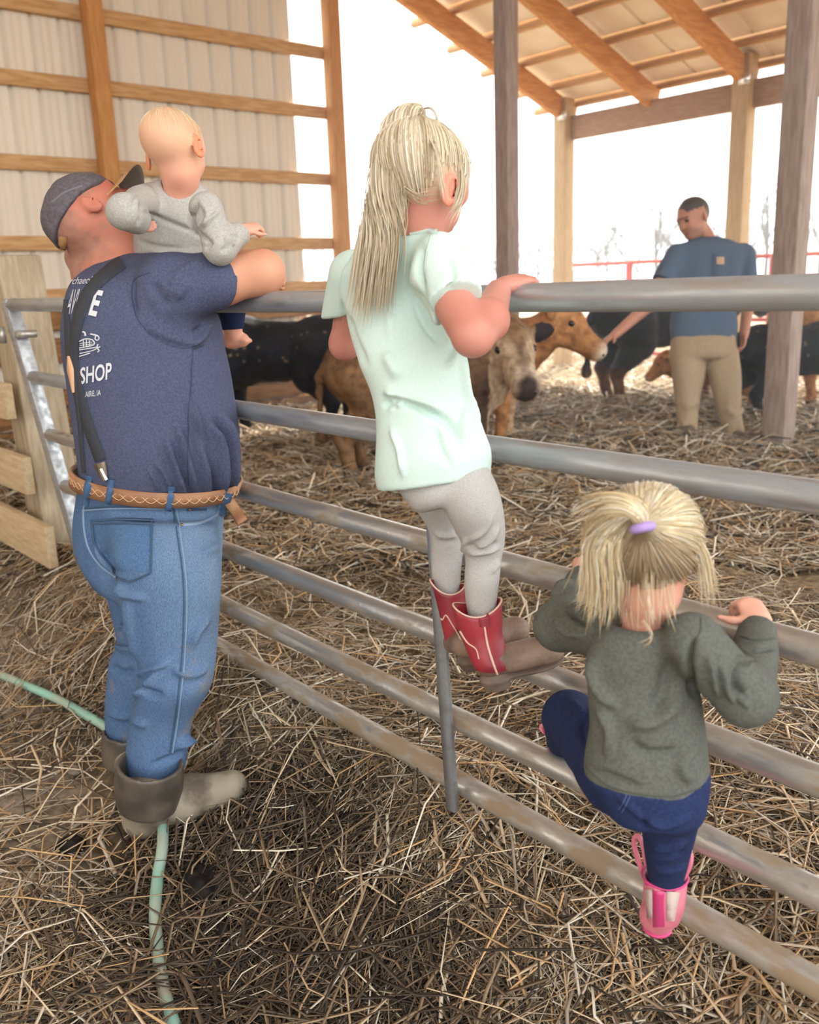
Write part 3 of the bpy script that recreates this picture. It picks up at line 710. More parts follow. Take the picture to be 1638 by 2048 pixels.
# ================================================================== CATTLE
EYE = mat('eye', '#100c0a', .12)
HIDE = mat('hide', attr=True, rough=.75, bump=.5, bscale=55, spec=.25, col2='#b8ada6', nscale=22, nlo=.35, nhi=.7)
def cattle(name, label, pos, head_dir, H, colf, hd=(1, 0, 0), hpitch=0.0, neck=(.74, 0, .92), legs=(0, 0, 0, 0), res=.017, tail=True, tagcol=None, face_eyes=True, hk=1.0):
    """pos: ground point under the middle of the body; head_dir: heading in plan; hd: where the muzzle points (local)"""
    e = empty(name, pos, label, 'cow' if H > .9 else 'calf', 'cattle in the pen'); fx = nrm([head_dir[0], head_dir[1], 0]); fy = np.cross(ZZ, fx)
    def P(x, y, z): return np.asarray(pos, float)+H*(x*fx+y*fy+z*ZZ)
    A = (fx, fy, ZZ)
    body = U(.10*H, ell(P(0, 0, .69), H*np.array([.52, .225, .245]), A), ell(P(.36, 0, .68), H*np.array([.24, .20, .29]), A), ell(P(-.42, 0, .74), H*np.array([.25, .215, .23]), A), ell(P(.30, 0, .86), H*np.array([.2, .1, .12]), A))
    nb = P(*neck); hdv = nrm(hd[0]*fx+hd[1]*fy+hd[2]*ZZ)
    body = U(.09*H, body, cone(P(.44, 0, .74), nb, .19*H, .115*H), cone(P(.46, 0, .60), nb-.05*H*ZZ, .12*H, .09*H))
    hu = nrm(ZZ-(ZZ@hdv)*hdv); hs = np.cross(hu, hdv); HA = (hdv, hs, hu)
    def Q(x, y, z): return nb+HH*(x*hdv+y*hs+z*hu)
    HH = H*hk
    hd_ = U(.05*HH, ell(Q(.02, 0, .01), HH*np.array([.14, .105, .12]), HA), cone(Q(.06, 0, -.005), Q(.30, 0, -.06), .105*HH, .062*HH), cone(Q(.02, 0, -.06), Q(.26, 0, -.10), .075*HH, .045*HH), ell(Q(.315, 0, -.075), HH*np.array([.05, .068, .058]), HA), ell(Q(-.06, 0, .09), HH*np.array([.08, .07, .05]), HA))
    body = U(.05*HH, body, hd_)
    for s in (-1, 1):
        ed = nrm(hs*s+hu*.05-hdv*.25); body = U(.03*HH, body, ell(Q(-.03, s*.155, .05), HH*np.array([.095, .022, .055]), (ed, nrm(np.cross(ed, hu)), hu)))
    hoof = []
    for i, (x, y, s) in enumerate(((.40, .125, 1), (.40, -.125, 1), (-.44, .14, 0), (-.44, -.14, 0))):
        o = legs[i]
        if s: pts = [P(.36, y, .58), P(x+o*.5, y, .30), P(x+o-.01, y, .085), P(x+o+.02, y, .03)]; rs = [.125, .056, .04, .047]
        else: pts = [P(-.40, y, .68), P(-.33+o*.3, y, .50), P(-.53+o*.7, y, .29), P(-.49+o, y, .085), P(-.46+o, y, .03)]; rs = [.19, .135, .058, .042, .048]
        body = U(.055*H, body, chain(pts, [q*H for q in rs], .03*H)); hoof.append(pts[-1])
    if tail: body = U(.03*H, body, chain([P(-.62, 0, .86), P(-.70, 0, .70), P(-.71, .02, .40), P(-.70, .03, .28)], [.035*H, .026*H, .022*H, .045*H], .02*H))
    def cf(V, N):
        loc = np.stack([(V-pos)@fx, (V-pos)@fy, (V-pos)@ZZ], 1)/H; hl = np.stack([(V-nb)@hdv, (V-nb)@hs, (V-nb)@hu], 1)/HH
        c = colf(loc, hl, N); hf = (loc[:, 2] < .05)[:, None]; return np.where(hf, np.array(lin('#2a2320')), c)
    o = skin('body', body, res, HIDE, e, cf, 2, lambda V, F: V+vnormals(V, F)*(.010*H*fbm(V, 10, 3))[:, None])
    if face_eyes:
        for s in (-1, 1):
            V, F = polygonise(ell(Q(.098, s*.092, .028), HH*np.array([.024, .018, .021]), HA), .004); part('eye', V, F, EYE, e)
            V, F = polygonise(ell(Q(.362, s*.033, -.07), HH*np.array([.012, .014, .012]), HA), .003); part('nostril', V, F, EYE, e)
    if tagcol:
        MB().box(Q(-.05, .19, .02), (.022, .003, .028), (hs, hdv, hu), bev=.002).build('ear_tag', tagcol, e)
    return e
def c_black(loc, hl, N):
    n = np.clip(fbm(loc*1.0, 7, 3)*.6+.4, 0, 1)[:, None]; c = np.array(lin('#0c0f16'))*(1-n)+np.array(lin('#191d26'))*n
    sp = (vnoise(loc, 38) > .76)[:, None] & (loc[:, 2:3] > .62); return np.where(sp, np.array(lin('#8a7a63')), c)
def c_blackb(loc, hl, N):
    n = np.clip(fbm(loc, 7, 3)*.6+.4, 0, 1)[:, None]; c = np.array(lin('#181c24'))*(1-n)+np.array(lin('#2a2b33'))*n
    lg = sstep(.36, .22, loc[:, 2])[:, None]; return c*(1-lg)+np.array(lin('#7a5535'))*lg
def c_brown(loc, hl, N):
    n = np.clip(fbm(loc, 6, 3)*.7+.45, 0, 1)[:, None]; c = np.array(lin('#8a6a4a'))*(1-n)+np.array(lin('#5d4431'))*n
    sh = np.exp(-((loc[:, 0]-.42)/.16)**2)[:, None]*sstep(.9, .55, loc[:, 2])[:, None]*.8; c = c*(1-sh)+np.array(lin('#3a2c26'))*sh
    isH = sstep(-.02, .05, hl[:, 0])[:, None]*(np.abs(hl[:, 1:2]) < .13); fc = np.array(lin('#c2a98c'))*np.ones((len(loc), 1))
    st = np.exp(-(hl[:, 1]/.032)**2)[:, None]*.85; fc = fc*(1-st)+np.array(lin('#6a5038'))*st
    wh = np.exp(-((hl[:, 0]-.30)/.045)**2)[:, None]*.6; fc = fc*(1-wh)+np.array(lin('#d8c6b2'))*wh; mz = np.clip(1.4*np.exp(-((hl[:, 0]-.365)/.04)**2-(hl[:, 1]/.06)**2), 0, 1)[:, None]; fc = fc*(1-mz)+np.array(lin('#3a2f2a'))*mz
    top = sstep(.06, .12, hl[:, 2])[:, None]; fc = fc*(1-top)+np.array(lin('#8f7050'))*top
    c = c*(1-isH)+fc*isH; ear = (np.abs(hl[:, 1:2]) > .125) & (np.abs(hl[:, 1:2]) < .3) & (hl[:, 0:1] < .06) & (hl[:, 0:1] > -.11) & (hl[:, 2:3] > -.03) & (hl[:, 2:3] < .13)
    return np.where(ear, np.array(lin('#2b2426')), c)
def c_tan(loc, hl, N):
    n = np.clip(fbm(loc, 6, 3)*.6+.45, 0, 1)[:, None]; c = np.array(lin('#c08a58'))*(1-n)+np.array(lin('#a06c40'))*n
    mz = np.exp(-((hl[:, 0]-.37)/.045)**2)[:, None]*(np.abs(hl[:, 1:2]) < .12); c = c*(1-mz)+np.array(lin('#d9c4ad'))*mz
    lg = (np.exp(-((loc[:, 1]-.05)/.09)**2)*sstep(.5, .3, loc[:, 2])*(loc[:, 0] > .2))[:, None]; return c*(1-lg)+np.array(lin('#d2b08c'))*lg
PG = .27
def gp(px, py): p = atz(px, py, PG); p[2] = float(ground_h(p[0], p[1]))-.01; return p
hrx = HR[:2]; hfx = HF[:2]
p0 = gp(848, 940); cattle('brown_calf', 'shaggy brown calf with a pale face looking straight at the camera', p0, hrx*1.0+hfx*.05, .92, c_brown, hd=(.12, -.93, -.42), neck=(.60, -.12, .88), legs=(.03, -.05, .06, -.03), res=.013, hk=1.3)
p0 = gp(915, 890); cattle('tan_calf', 'golden tan calf with its head in profile pointing right', p0, hrx*.95-hfx*.25, .93, c_tan, hd=(.93, -.12, -.46), neck=(.80, 0, .95), legs=(.0, -.03, .05, -.03), res=.014, hk=1.15)
p0 = gp(560, 872); cattle('black_cow', 'black cow with straw bits on its back, between the grandfather and the girl', p0, -hrx+hfx*.15, 1.0, c_black, hd=(.8, .2, -.6), neck=(.78, 0, .75), legs=(.05, -.06, .04, -.05), res=.018)
p0 = gp(1320, 797); cattle('black_cow', 'black cow with brown lower legs that the man reaches out to pet', p0, hrx*.9+hfx*.35, 1.16, c_blackb, hd=(.9, .1, -.4), neck=(.80, 0, .9), legs=(.02, -.04, .06, .0), res=.02)
p0 = gp(1590, 838); cattle('black_calf', 'black calf walking behind the right timber post', p0, hrx*1.0+hfx*.05, .80, c_black, hd=(.9, 0, -.45), neck=(.78, 0, .85), legs=(.02, -.1, -.16, .06), res=.016)
p0 = gp(1430, 822); cattle('tan_calf', 'small orange tan calf half hidden behind the legs of the man', p0, -hrx*.9+hfx*.1, .60, c_tan, hd=(.8, 0, -.55), neck=(.74, 0, .80), legs=(.12, -.06, .05, -.12), res=.014)
p0 = gp(1705, 812); cattle('tan_calf', 'tan calf showing only its head at the right picture edge', p0, -hrx*.8-hfx*.25, .98, c_tan, hd=(.75, .35, -.4), neck=(.74, 0, .98), legs=(.02, -.04, .05, -.03), res=.018, tagcol=mat('ear_tag_orange', '#e08a2c', .5))

# ================================================================== MAN IN THE PEN
DM = 6.55
def at_m(px, py, dd=0.0): return at(px, py, DM+dd)
base = at_m(1415, 890); base[2] = float(ground_h(base[0], base[1]))
man = empty('person', base, 'man in a navy pocket tee and khaki trousers reaching out to a cow', 'person')
MS = '#c08a72'
HM = .30; hc = at_m(1386, 437, -.05); hd_, HP = head(hc, idir(-.80, .42, -.40), idir(-.30, -.95, -.20), HM)
mneck = cone(at_m(1404, 462), at_m(1418, 492, .02), .062, .07)
def rowm(lst, q=.62): return [(at_m((a+b)/2, y, dd), pxm((b-a)/2, at_m(0, y, dd)), pxm((b-a)/2, at_m(0, y, dd))*q) for y, a, b, dd in lst]
mtors = loft(rowm([(478, 1385, 1450, 0), (500, 1352, 1490, 0), (540, 1347, 1482, 0), (600, 1350, 1472, 0), (650, 1343, 1473, 0), (680, 1344, 1470, 0), (720, 1345, 1474, 0)]), HR)
rsh, rel, rwr = at_m(1356, 512, -.02), at_m(1298, 610, -.10), at_m(1232, 668, -.14)       # reaching arm
lsh, lel, lwr = at_m(1484, 512, .0), at_m(1497, 605, .03), at_m(1488, 668, -.03)
lega = [at_m(1380, 700), at_m(1378, 790, -.03), at_m(1378, 880, .0)]; legb = [at_m(1440, 700), at_m(1455, 790, -.02), at_m(1470, 878, .02)]
mbody = U(.03, hd_, mneck, grow(mtors, -.035), chain([rsh, rel, rwr], [.065, .048, .033]), chain([lsh, lel, lwr], [.065, .048, .034]), chain(lega, [.09, .06, .045]), chain(legb, [.09, .06, .045]))
mbody = U(.012, mbody, hand(rwr, idir(-.8, .5, -.1), idir(-.4, -.8, -.3), .19, (25, 40, 35), -1), hand(lwr, idir(-.1, 1, -.05), idir(1, .1, 0), .19, (30, 45, 40), 1))
def man_col(V, N):
    c = mottled(MS, '#b37c66', 14)(V, N); q = (V-hc); r, f, u = frame(idir(-.80, .42, -.40), idir(-.30, -.95, -.20)); h = np.stack([q@r, q@f, q@u], 1)/HM
    hr = ((h[:, 2] > .20-.0*h[:, 1]) | ((h[:, 1] < -.12) & (h[:, 2] > -.12))) & (h[:, 1] < .30) & (np.linalg.norm(h, axis=1) < .8) & (np.abs(h[:, 0]) < .37)
    c[hr] = lin('#4c4640'); bd = (h[:, 2] < -.22) & (h[:, 1] > -.05) & (np.linalg.norm(h, axis=1) < .7); c[bd] = c[bd]*.72+np.array(lin('#6b5a4c'))*.2
    for s in (-1, 1): c[np.linalg.norm(h-np.array([s*.13, .35, .03]), axis=1) < .045] = lin('#2a201c')
    c[(np.abs(h[:, 2]-.10) < .012) & (h[:, 1] > .3) & (np.abs(h[:, 0]) < .2)] = lin('#4c4038')
    c[(np.abs(h[:, 2]+.285) < .03) & (h[:, 1] > .3) & (np.abs(h[:, 0]) < .09)] = lin('#a05c50')
    return c
skin('body', mbody, .010, SKIN, man, man_col, 1)
TEE_M = cloth('tee_navy_man', '#5b6c80', '#526377')
msh = U(.03, grow(mtors, .006), half(cone(rsh, rel, .095, .085), rsh*.45+rel*.55, rel-rsh), half(cone(lsh, lel, .09, .082), lsh*.45+lel*.55, lel-lsh)); msh = half(msh, at_m(1405, 681), -ZZ, .004)
ms_o = skin('t_shirt', msh, .011, TEE_M, man, None, 2, lambda V, F: creases(V, F, [], .008, 9))
mt = bvh(ms_o)
pk = ribbon('chest_pocket', mt, [(1442, 508), (1440, 552)], 34, TEE_M, man, 8, .003, .003)
lbx = ribbon('pocket_patch', mt, [(1440, 514), (1440, 529)], 15, mat('patch_tan', '#c8a98c', .8), man, 4, .008, .002)
KHAKI = cloth('khaki', '#b09c80', '#9f8b70')
mpa = U(.012, half(loft(rowm([(665, 1345, 1470, 0), (690, 1343, 1473, 0), (712, 1343, 1476, 0), (724, 1352, 1470, 0)], .7), HR), at_m(1405, 668), ZZ), loft(rowm([(705, 1342, 1410, .0), (760, 1346, 1408, -.03), (830, 1353, 1394, -.01), (885, 1356, 1398, .0)], .95), HR), loft(rowm([(705, 1406, 1478, .0), (760, 1418, 1482, -.02), (830, 1440, 1482, .0), (885, 1450, 1492, .02)], .95), HR))
skin('trousers', mpa, .011, KHAKI, man, None, 2, lambda V, F: creases(V, F, [([(1365, 820), (1400, 800)], 7, .012), ([(1450, 815), (1475, 835)], 7, .012), ([(1360, 850), (1395, 860)], 6, .01), ([(1408, 720), (1395, 770)], 6, -.01)], .008, 10))
BOOT_M = mat('work_boot', '#6d5e50', .8, col2='#55483c', nscale=15)
for a, b in ((at_m(1378, 878), at_m(1376, 897, -.20)), (at_m(1471, 876), at_m(1490, 893, -.18))):
    a = a.copy(); b = b.copy(); g = float(ground_h(a[0], a[1])); a[2] = max(a[2], g+.05); b[2] = g+.045
    skin('work_boot', U(.03, cone(a+ZZ*.02, a, .036, .04), cone(a-ZZ*.01, b, .045, .042)), .012, BOOT_M, man, None)

# ================================================================== GRANDFATHER
base = atz(300, 1660, .09); base[2] = .05
gpa = empty('person', base, 'older man in jeans, navy tee, suspenders and cap leaning on the gate', 'person')
YT = 1.05                                                          # distance of his trunk
# --- skeleton
fwd = np.array([.36, .93, 0]); rgt = np.array([.93, -.36, 0])
rsh, rel = aty(340, 588, 1.06), aty(524, 545, 1.255)
rwr = np.array([rel[0]-.26, 1.33, 1.50]); 
lsh = aty(232, 590, 1.20); lel = lsh+np.array([-.02, .22, -.12]); lwr = np.array([-2.25, 1.36, 1.50])
HU, HFW = idir(-.86, -.50, .05), idir(.50, -.82, .28)
hc = aty(196, 432, 1.02)
gh, GP = head(hc, HFW, HU, .235)
neck = U(.03, cone(aty(200, 470, 1.03), aty(206, 548, 1.03), .075, .082), cone(aty(235, 480, 1.06), aty(240, 540, 1.05), .06, .075), ell(aty(175, 515, 1.02), (.055, .06, .05)))
tors = loft(rows([(530, 185, 330, 1.05), (560, 148, 385, 1.05), (600, 135, 415, 1.05), (650, 130, 437), (700, 133, 446), (750, 142, 458), (800, 149, 467), (850, 157, 475), (900, 163, 479), (950, 166, 474), (1000, 160, 456)], YT, 1.02))
hips = loft(rows([(955, 168, 470), (1000, 160, 448, 1.04), (1050, 154, 443, 1.03), (1100, 160, 441, 1.02), (1150, 180, 441, 1.0), (1185, 205, 440, 1.0)], 1.03, .95))
legR = loft(rows([(1040, 225, 436, 1.0), (1110, 226, 440, .97), (1160, 238, 442, .96), (1213, 250, 440, .955), (1262, 264, 437, .95), (1326, 276, 431, .94), (1375, 275, 420, .92), (1439, 262, 386, .90), (1500, 254, 374, .885), (1550, 254, 366, .875)], .95, .95))
legL = loft(rows([(1050, 178, 330, 1.10), (1120, 190, 330, 1.09), (1190, 213, 335, 1.07), (1250, 230, 335, 1.04), (1290, 236, 335, 1.02), (1318, 222, 330, 1.0), (1363, 217, 320, .98), (1435, 214, 298, .95), (1490, 214, 292, .93)], 1.05, .95))
arm = U(.02, chain([rsh, aty(440, 562, 1.16), rel], [.06, .058, .052], .02), chain([rel, (rel+rwr)/2+np.array([0, .01, .0]), rwr], [.054, .052, .036], .02))
arml = chain([lsh, lel, lwr], [.07, .055, .036], .02)
gbody = U(.03, gh, neck, grow(tors, -.035), grow(hips, -.03), grow(legR, -.03), grow(legL, -.03), arm, arml)
gbody = U(.01, gbody, hand(rwr, nrm([-1, .15, .1]), (0, .5, 1), .19, (15, 30, 25), 1), hand(lwr, nrm([.8, .3, .1]), (0, .6, 1), .19, (20, 35, 30), -1))
GR, GF, GU = frame(HFW, HU)
def g_col(V, N):
    c = mottled('#c9836c', '#b96a58', 12)(V, N); q = V-hc; h = np.stack([q@GR, q@GF, q@GU], 1)/.235
    hn = np.linalg.norm(h, axis=1)
    arm_ = sstep(1.0, 1.3, hn)[:, None]; c = c*(1-arm_)+mottled('#d39a7c', '#c68b6e', 12)(V, N)*arm_
    nz = fbm(V, 60, 2)*.12
    hr = np.clip((-.14-h[:, 1]+nz)*5, 0, 1)*np.clip((h[:, 2]+.40+nz)*4, 0, 1)*(hn < .75)*np.clip((.5-h[:, 2])*9, 0, 1)
    hr = np.maximum(hr, np.clip((.10-np.abs(h[:, 1]-.02)+nz)*8, 0, .55)*(h[:, 2] > .04)*(hn < .8)*(np.abs(h[:, 0]) > .2))
    ear = (np.abs(h[:, 0]) > .325) & (np.abs(h[:, 2]+.05) < .2) & (np.abs(h[:, 1]+.06) < .13); hr = np.where(ear, 0, hr)[:, None]*.6
    g = np.array(lin('#8a7262'))*(.8+.4*np.clip(fbm(V, 90, 2)+.5, 0, 1))[:, None]; return c*(1-hr)+g*hr
GSKIN = skin('body', gbody, .006, SKIN, gpa, g_col, 1)
# --- t-shirt
TEE = cloth('tee_heather_navy', '#575c74', '#494e66', 220, .2, 500)
slR = half(chain([rsh, aty(430, 563, 1.15), rel], [.085, .068, .062], .02), aty(427, 563, 1.15), aty(540, 548, 1.255)-aty(390, 575, 1.02), .004)
slL = half(cone(lsh, lel, .095, .085), lsh*.4+lel*.6, lel-lsh, .004)
tee = U(.035, tors, slR, slL, cone(aty(215, 560, 1.05), aty(345, 572, 1.08), .07, .08), ell(aty(268, 572, 1.05), (.13, .12, .055)))
tee = half(tee, aty(310, 960, YT), nrm(-ZZ-.10*HR), .004)
tee = cut(tee, cone(aty(205, 470, 1.03), aty(222, 541, 1.035), .092, .088), .008)
gf = [([(330, 870), (352, 930), (376, 1000)], 9, .012), ([(372, 790), (400, 880), (420, 1010)], 10, .015), ([(350, 840), (372, 910), (396, 1005)], 8, .011), ([(412, 840), (438, 900), (444, 1010)], 9, .014), ([(445, 820), (460, 900), (458, 1010)], 8, .013), ([(386, 840), (412, 920), (432, 1005)], 7, -.010), ([(340, 880), (362, 940), (386, 1000)], 7, -.008), ([(430, 830), (450, 900), (452, 1000)], 7, -.010), ([(305, 915), (330, 950), (345, 985)], 5, .007),
      ([(295, 935), (310, 960), (318, 985)], 4, .005), ([(425, 640), (395, 680), (372, 700)], 9, .010), ([(418, 655), (385, 668)], 7, -.008), ([(268, 545), (264, 590), (275, 640)], 7, -.006), ([(275, 640), (310, 675), (370, 695), (405, 690)], 6, -.006), ([(380, 560), (350, 600)], 10, .006), ([(420, 520), (365, 545), (330, 600)], 10, .005),
      ([(386, 690), (384, 800), (376, 930)], 3, -.0035), ([(300, 560), (340, 620)], 12, -.005)]
TS = skin('t_shirt', tee, .0062, TEE, gpa, None, 2, lambda V, F: creases(V, F, gf, .003, 8, 0, 1.5))
# --- jeans
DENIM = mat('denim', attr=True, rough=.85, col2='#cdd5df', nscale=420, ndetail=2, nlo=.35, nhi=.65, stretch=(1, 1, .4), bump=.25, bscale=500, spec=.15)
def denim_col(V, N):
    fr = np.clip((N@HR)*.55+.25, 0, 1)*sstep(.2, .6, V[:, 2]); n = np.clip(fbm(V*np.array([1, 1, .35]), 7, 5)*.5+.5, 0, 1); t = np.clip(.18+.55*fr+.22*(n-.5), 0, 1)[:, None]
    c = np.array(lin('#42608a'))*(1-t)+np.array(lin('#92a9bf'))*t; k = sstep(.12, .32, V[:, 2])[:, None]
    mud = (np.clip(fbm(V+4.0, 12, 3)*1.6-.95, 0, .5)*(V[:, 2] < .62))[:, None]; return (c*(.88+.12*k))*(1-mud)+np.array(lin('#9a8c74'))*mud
jeans = U(.05, half(hips, aty(310, 968, 1.05), nrm(ZZ+.10*HR), .004), U(.012, half(legR, aty(320, 1546, .88), -ZZ, .004), half(legL, aty(260, 1488, .93), -ZZ, .004)))
jf = [([(240, 1160), (252, 1185), (300, 1200)], 7, .009), ([(238, 1150), (220, 1130), (205, 1100)], 8, -.010), ([(345, 1320), (300, 1338), (278, 1352)], 8, .012), ([(325, 1335), (290, 1375), (268, 1395)], 7, .010), ([(278, 1362), (300, 1385), (330, 1390)], 7, -.010), ([(420, 1330), (380, 1350), (340, 1335)], 9, .008), ([(425, 1230), (395, 1260), (380, 1300)], 9, .007),
      ([(232, 1292), (250, 1300), (272, 1300)], 7, .012), ([(222, 1330), (245, 1345), (270, 1340)], 6, -.010), ([(216, 1420), (240, 1432), (262, 1436)], 6, .009), ([(240, 1250), (262, 1262)], 6, .009), ([(350, 1500), (375, 1480), (384, 1492)], 7, .012), ([(300, 1530), (350, 1515), (372, 1500)], 6, -.008), ([(262, 1440), (300, 1450)], 8, .006),
      ([(440, 1090), (400, 1110)], 10, .006), ([(190, 1080), (205, 1120), (238, 1155)], 6, .008), ([(250, 1170), (262, 1260), (276, 1330)], 8, .007)]
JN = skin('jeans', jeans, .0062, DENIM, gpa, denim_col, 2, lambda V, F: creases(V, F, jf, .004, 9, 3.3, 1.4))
jt = bvh(JN); tt = bvh(TS)
STITCH = mat('denim_stitch', '#3c5470', .9); STITCH2 = mat('denim_edge', '#7d95ae', .9)
# side seam, pocket, yoke, fly pocket: sewn details are sub-parts of the jeans
ribbon('side_seam', jt, [(352, 1015), (362, 1080), (372, 1160), (373, 1240), (368, 1330), (358, 1420), (345, 1505)], 2.4, STITCH2, JN, 40, .001, .0018)
ribbon('side_stitching', jt, [(346, 1015), (356, 1080), (366, 1160), (367, 1240), (362, 1330), (352, 1420), (339, 1505)], 3.0, STITCH, JN, 40, .001, .001)
ribbon('yoke_seam', jt, [(165, 1016), (240, 1012), (348, 1014)], 3.0, STITCH, JN, 24, .001, .0016)
ribbon('yoke_edge', jt, [(165, 1021), (240, 1017), (348, 1019)], 2.5, STITCH2, JN, 24, .001, .0012)
ribbon('seat_seam', jt, [(175, 985), (167, 1030), (175, 1090), (200, 1130), (236, 1158)], 2.4, STITCH2, JN, 26, .001, .0018)
def patch(name, tree, quad, n, m, parent, lift=.003, thick=.002):
    """a flat sewn-on piece that follows the surface: four measured corners"""
    q = np.array(quad, float); V = []; F = []
    for i in range(n):
        for j in range(n):
            u, v = i/(n-1), j/(n-1); p = (q[0]*(1-u)+q[1]*u)*(1-v)+(q[3]*(1-u)+q[2]*u)*v; a, nn = hit(tree, *p, lift if 0 < i < n-1 and 0 < j < n-1 else lift*.3)
            if a is None: return None
            V.append(a)
    for i in range(n-1):
        for j in range(n-1): F.append((i*n+j, i*n+j+1, (i+1)*n+j+1, (i+1)*n+j))
    return part(name, np.array(V), np.array(F), m, parent, np.tile(lin('#5a789c'), (len(V), 1)))
DEN2 = mat('denim_pocket', '#54739a', .85, col2='#466488', nscale=3.2, ndetail=8, nlo=.36, nhi=.66, stretch=(2, 2, .55), bump=.22, bscale=600, spec=.15)
patch('back_pocket', jt, [(182, 1038), (307, 1042), (304, 1146), (216, 1140)], 14, DENIM, JN, .004)
for poly in ([(184, 1040), (307, 1044)], [(185, 1047), (306, 1051)], [(304, 1044), (302, 1146)], [(302, 1146), (262, 1162), (240, 1156)], [(186, 1044), (196, 1100), (238, 1156)]):
    ribbon('pocket_stitching', jt, poly, 3.0, STITCH, JN, 12, .006, .001)
ribbon('front_pocket_edge', jt, [(358, 1050), (400, 1046), (432, 1030), (441, 1010)], 5, STITCH2, JN, 16, .002, .002)
ribbon('coin_pocket_edge', jt, [(372, 1018), (412, 1018)], 4, STITCH, JN, 8, .002, .0015)
for px, py in ((378, 1018), (363, 1052)):
    a, nn = hit(jt, px, py, .003); MB().tube([a, a+nn*.003], .0035, 8).build('rivet', mat('brass', '#b08a5a', .35, .9), JN, True)
# --- belt: a closed band round the waist, loops on it
BELT = mat('belt_leather', '#a87a56', .55, col2='#8d6142', nscale=12, bump=.1, bscale=120); BST = mat('belt_stitch', '#d8b48c', .8)
def band(rowsA, rowsB, grow_, name, m, parent, n=64, Y=1.05, q=1.0):
    V = []; F = []
    for (py, xl, xr, tiltpx) in (rowsA, rowsB):
        c = aty((xl+xr)/2, py, Y); hw = pxm((xr-xl)/2, c)
        for rr in (0, grow_):
            for k in range(n):
                t = 2*math.pi*k/n; V.append(c+HR*math.cos(t)*(hw+rr)+HF*math.sin(t)*(hw*q+rr)-ZZ*pxm(tiltpx, c)*math.cos(t))
    for a, b in ((1, 3), (3, 2), (2, 0), (0, 1)):
        for k in range(n): j = (k+1) % n; F.append((a*n+k, a*n+j, b*n+j, b*n+k))
    o = part(name, np.array(V), np.array(F), m, parent); fix_normals(o); return o
BLT = band((946, 157, 477, 24), (974, 154, 469, 24), .007, 'belt', BELT, gpa)
bt = bvh(BLT)
bs = MB()
cb = aty(315, 960, 1.05); hb_ = pxm(158.7, cb)+.0078
for sgn in (1, -1):
    bs.tube([cb+HR*math.cos(t)*hb_+HF*math.sin(t)*hb_-ZZ*pxm(24, cb)*math.cos(t)+ZZ*sgn*.008*math.sin(t*26) for t in np.linspace(math.pi*1.02, math.pi*1.98, 150)], .0009, 5)
bs.build('belt_stitching', BST, BLT, True)
MB().tube(spline([aty(455, 1000, 1.16), aty(470, 1020, 1.17), aty(485, 1045, 1.165)], 8), .016, 8, flat=.2, up=-CF).build('belt_tail', BELT, gpa, True)
for (x0, y0, x1, y1) in ((180, 950, 172, 1010), (225, 958, 217, 1006), (345, 972, 336, 1020), (458, 985, 440, 1030)):
    r_ = ribbon('belt_loop', bvh(BLT, JN, TS), [(x0, y0), ((x0+x1)/2, (y0+y1)/2), (x1, y1)], 11, DEN2, JN, 10, .004, .002)
# --- suspenders
SUSP = mat('suspender_elastic', '#363a42', .8, col2='#2c3038', nscale=300, bump=.15, bscale=500)
s1 = ribbon('suspender', tt, [(246, 527), (228, 538), (206, 556), (190, 572), (171, 600), (158, 640), (151, 680), (151, 720), (157, 760), (165, 800), (178, 850), (203, 920)], [24, 26, 25, 24, 24, 21, 18, 13, 13, 17, 21, 21], SUSP, gpa, 60, .003, .002)
s2 = ribbon('suspender', tt, [(133, 600), (137, 650), (140, 700), (146, 740), (152, 775)], [5, 10, 13, 12, 10], SUSP, gpa, 30, .003, .002)
s3 = ribbon('suspender', tt, [(152, 775), (160, 830), (166, 900), (170, 945)], [8, 7, 6, 5], SUSP, gpa, 30, .003, .002)
ribbon('leather_patch', tt, [(142, 712), (146, 740), (152, 785)], [2, 11, 2], mat('patch_leather', '#d8ac84', .6), gpa, 16, .007, .002)
CHR = mat('clip_chrome', '#d8d4cc', .2, 1.0)
allt = bvh(TS, BLT, JN)
if s1: ribbon('clip', allt, [(203, 925), (212, 952)], [22, 12], CHR, s1, 8, .007, .002); ribbon('clip_jaw', allt, [(206, 936), (216, 958)], [8, 8], CHR, s1, 6, .011, .003)
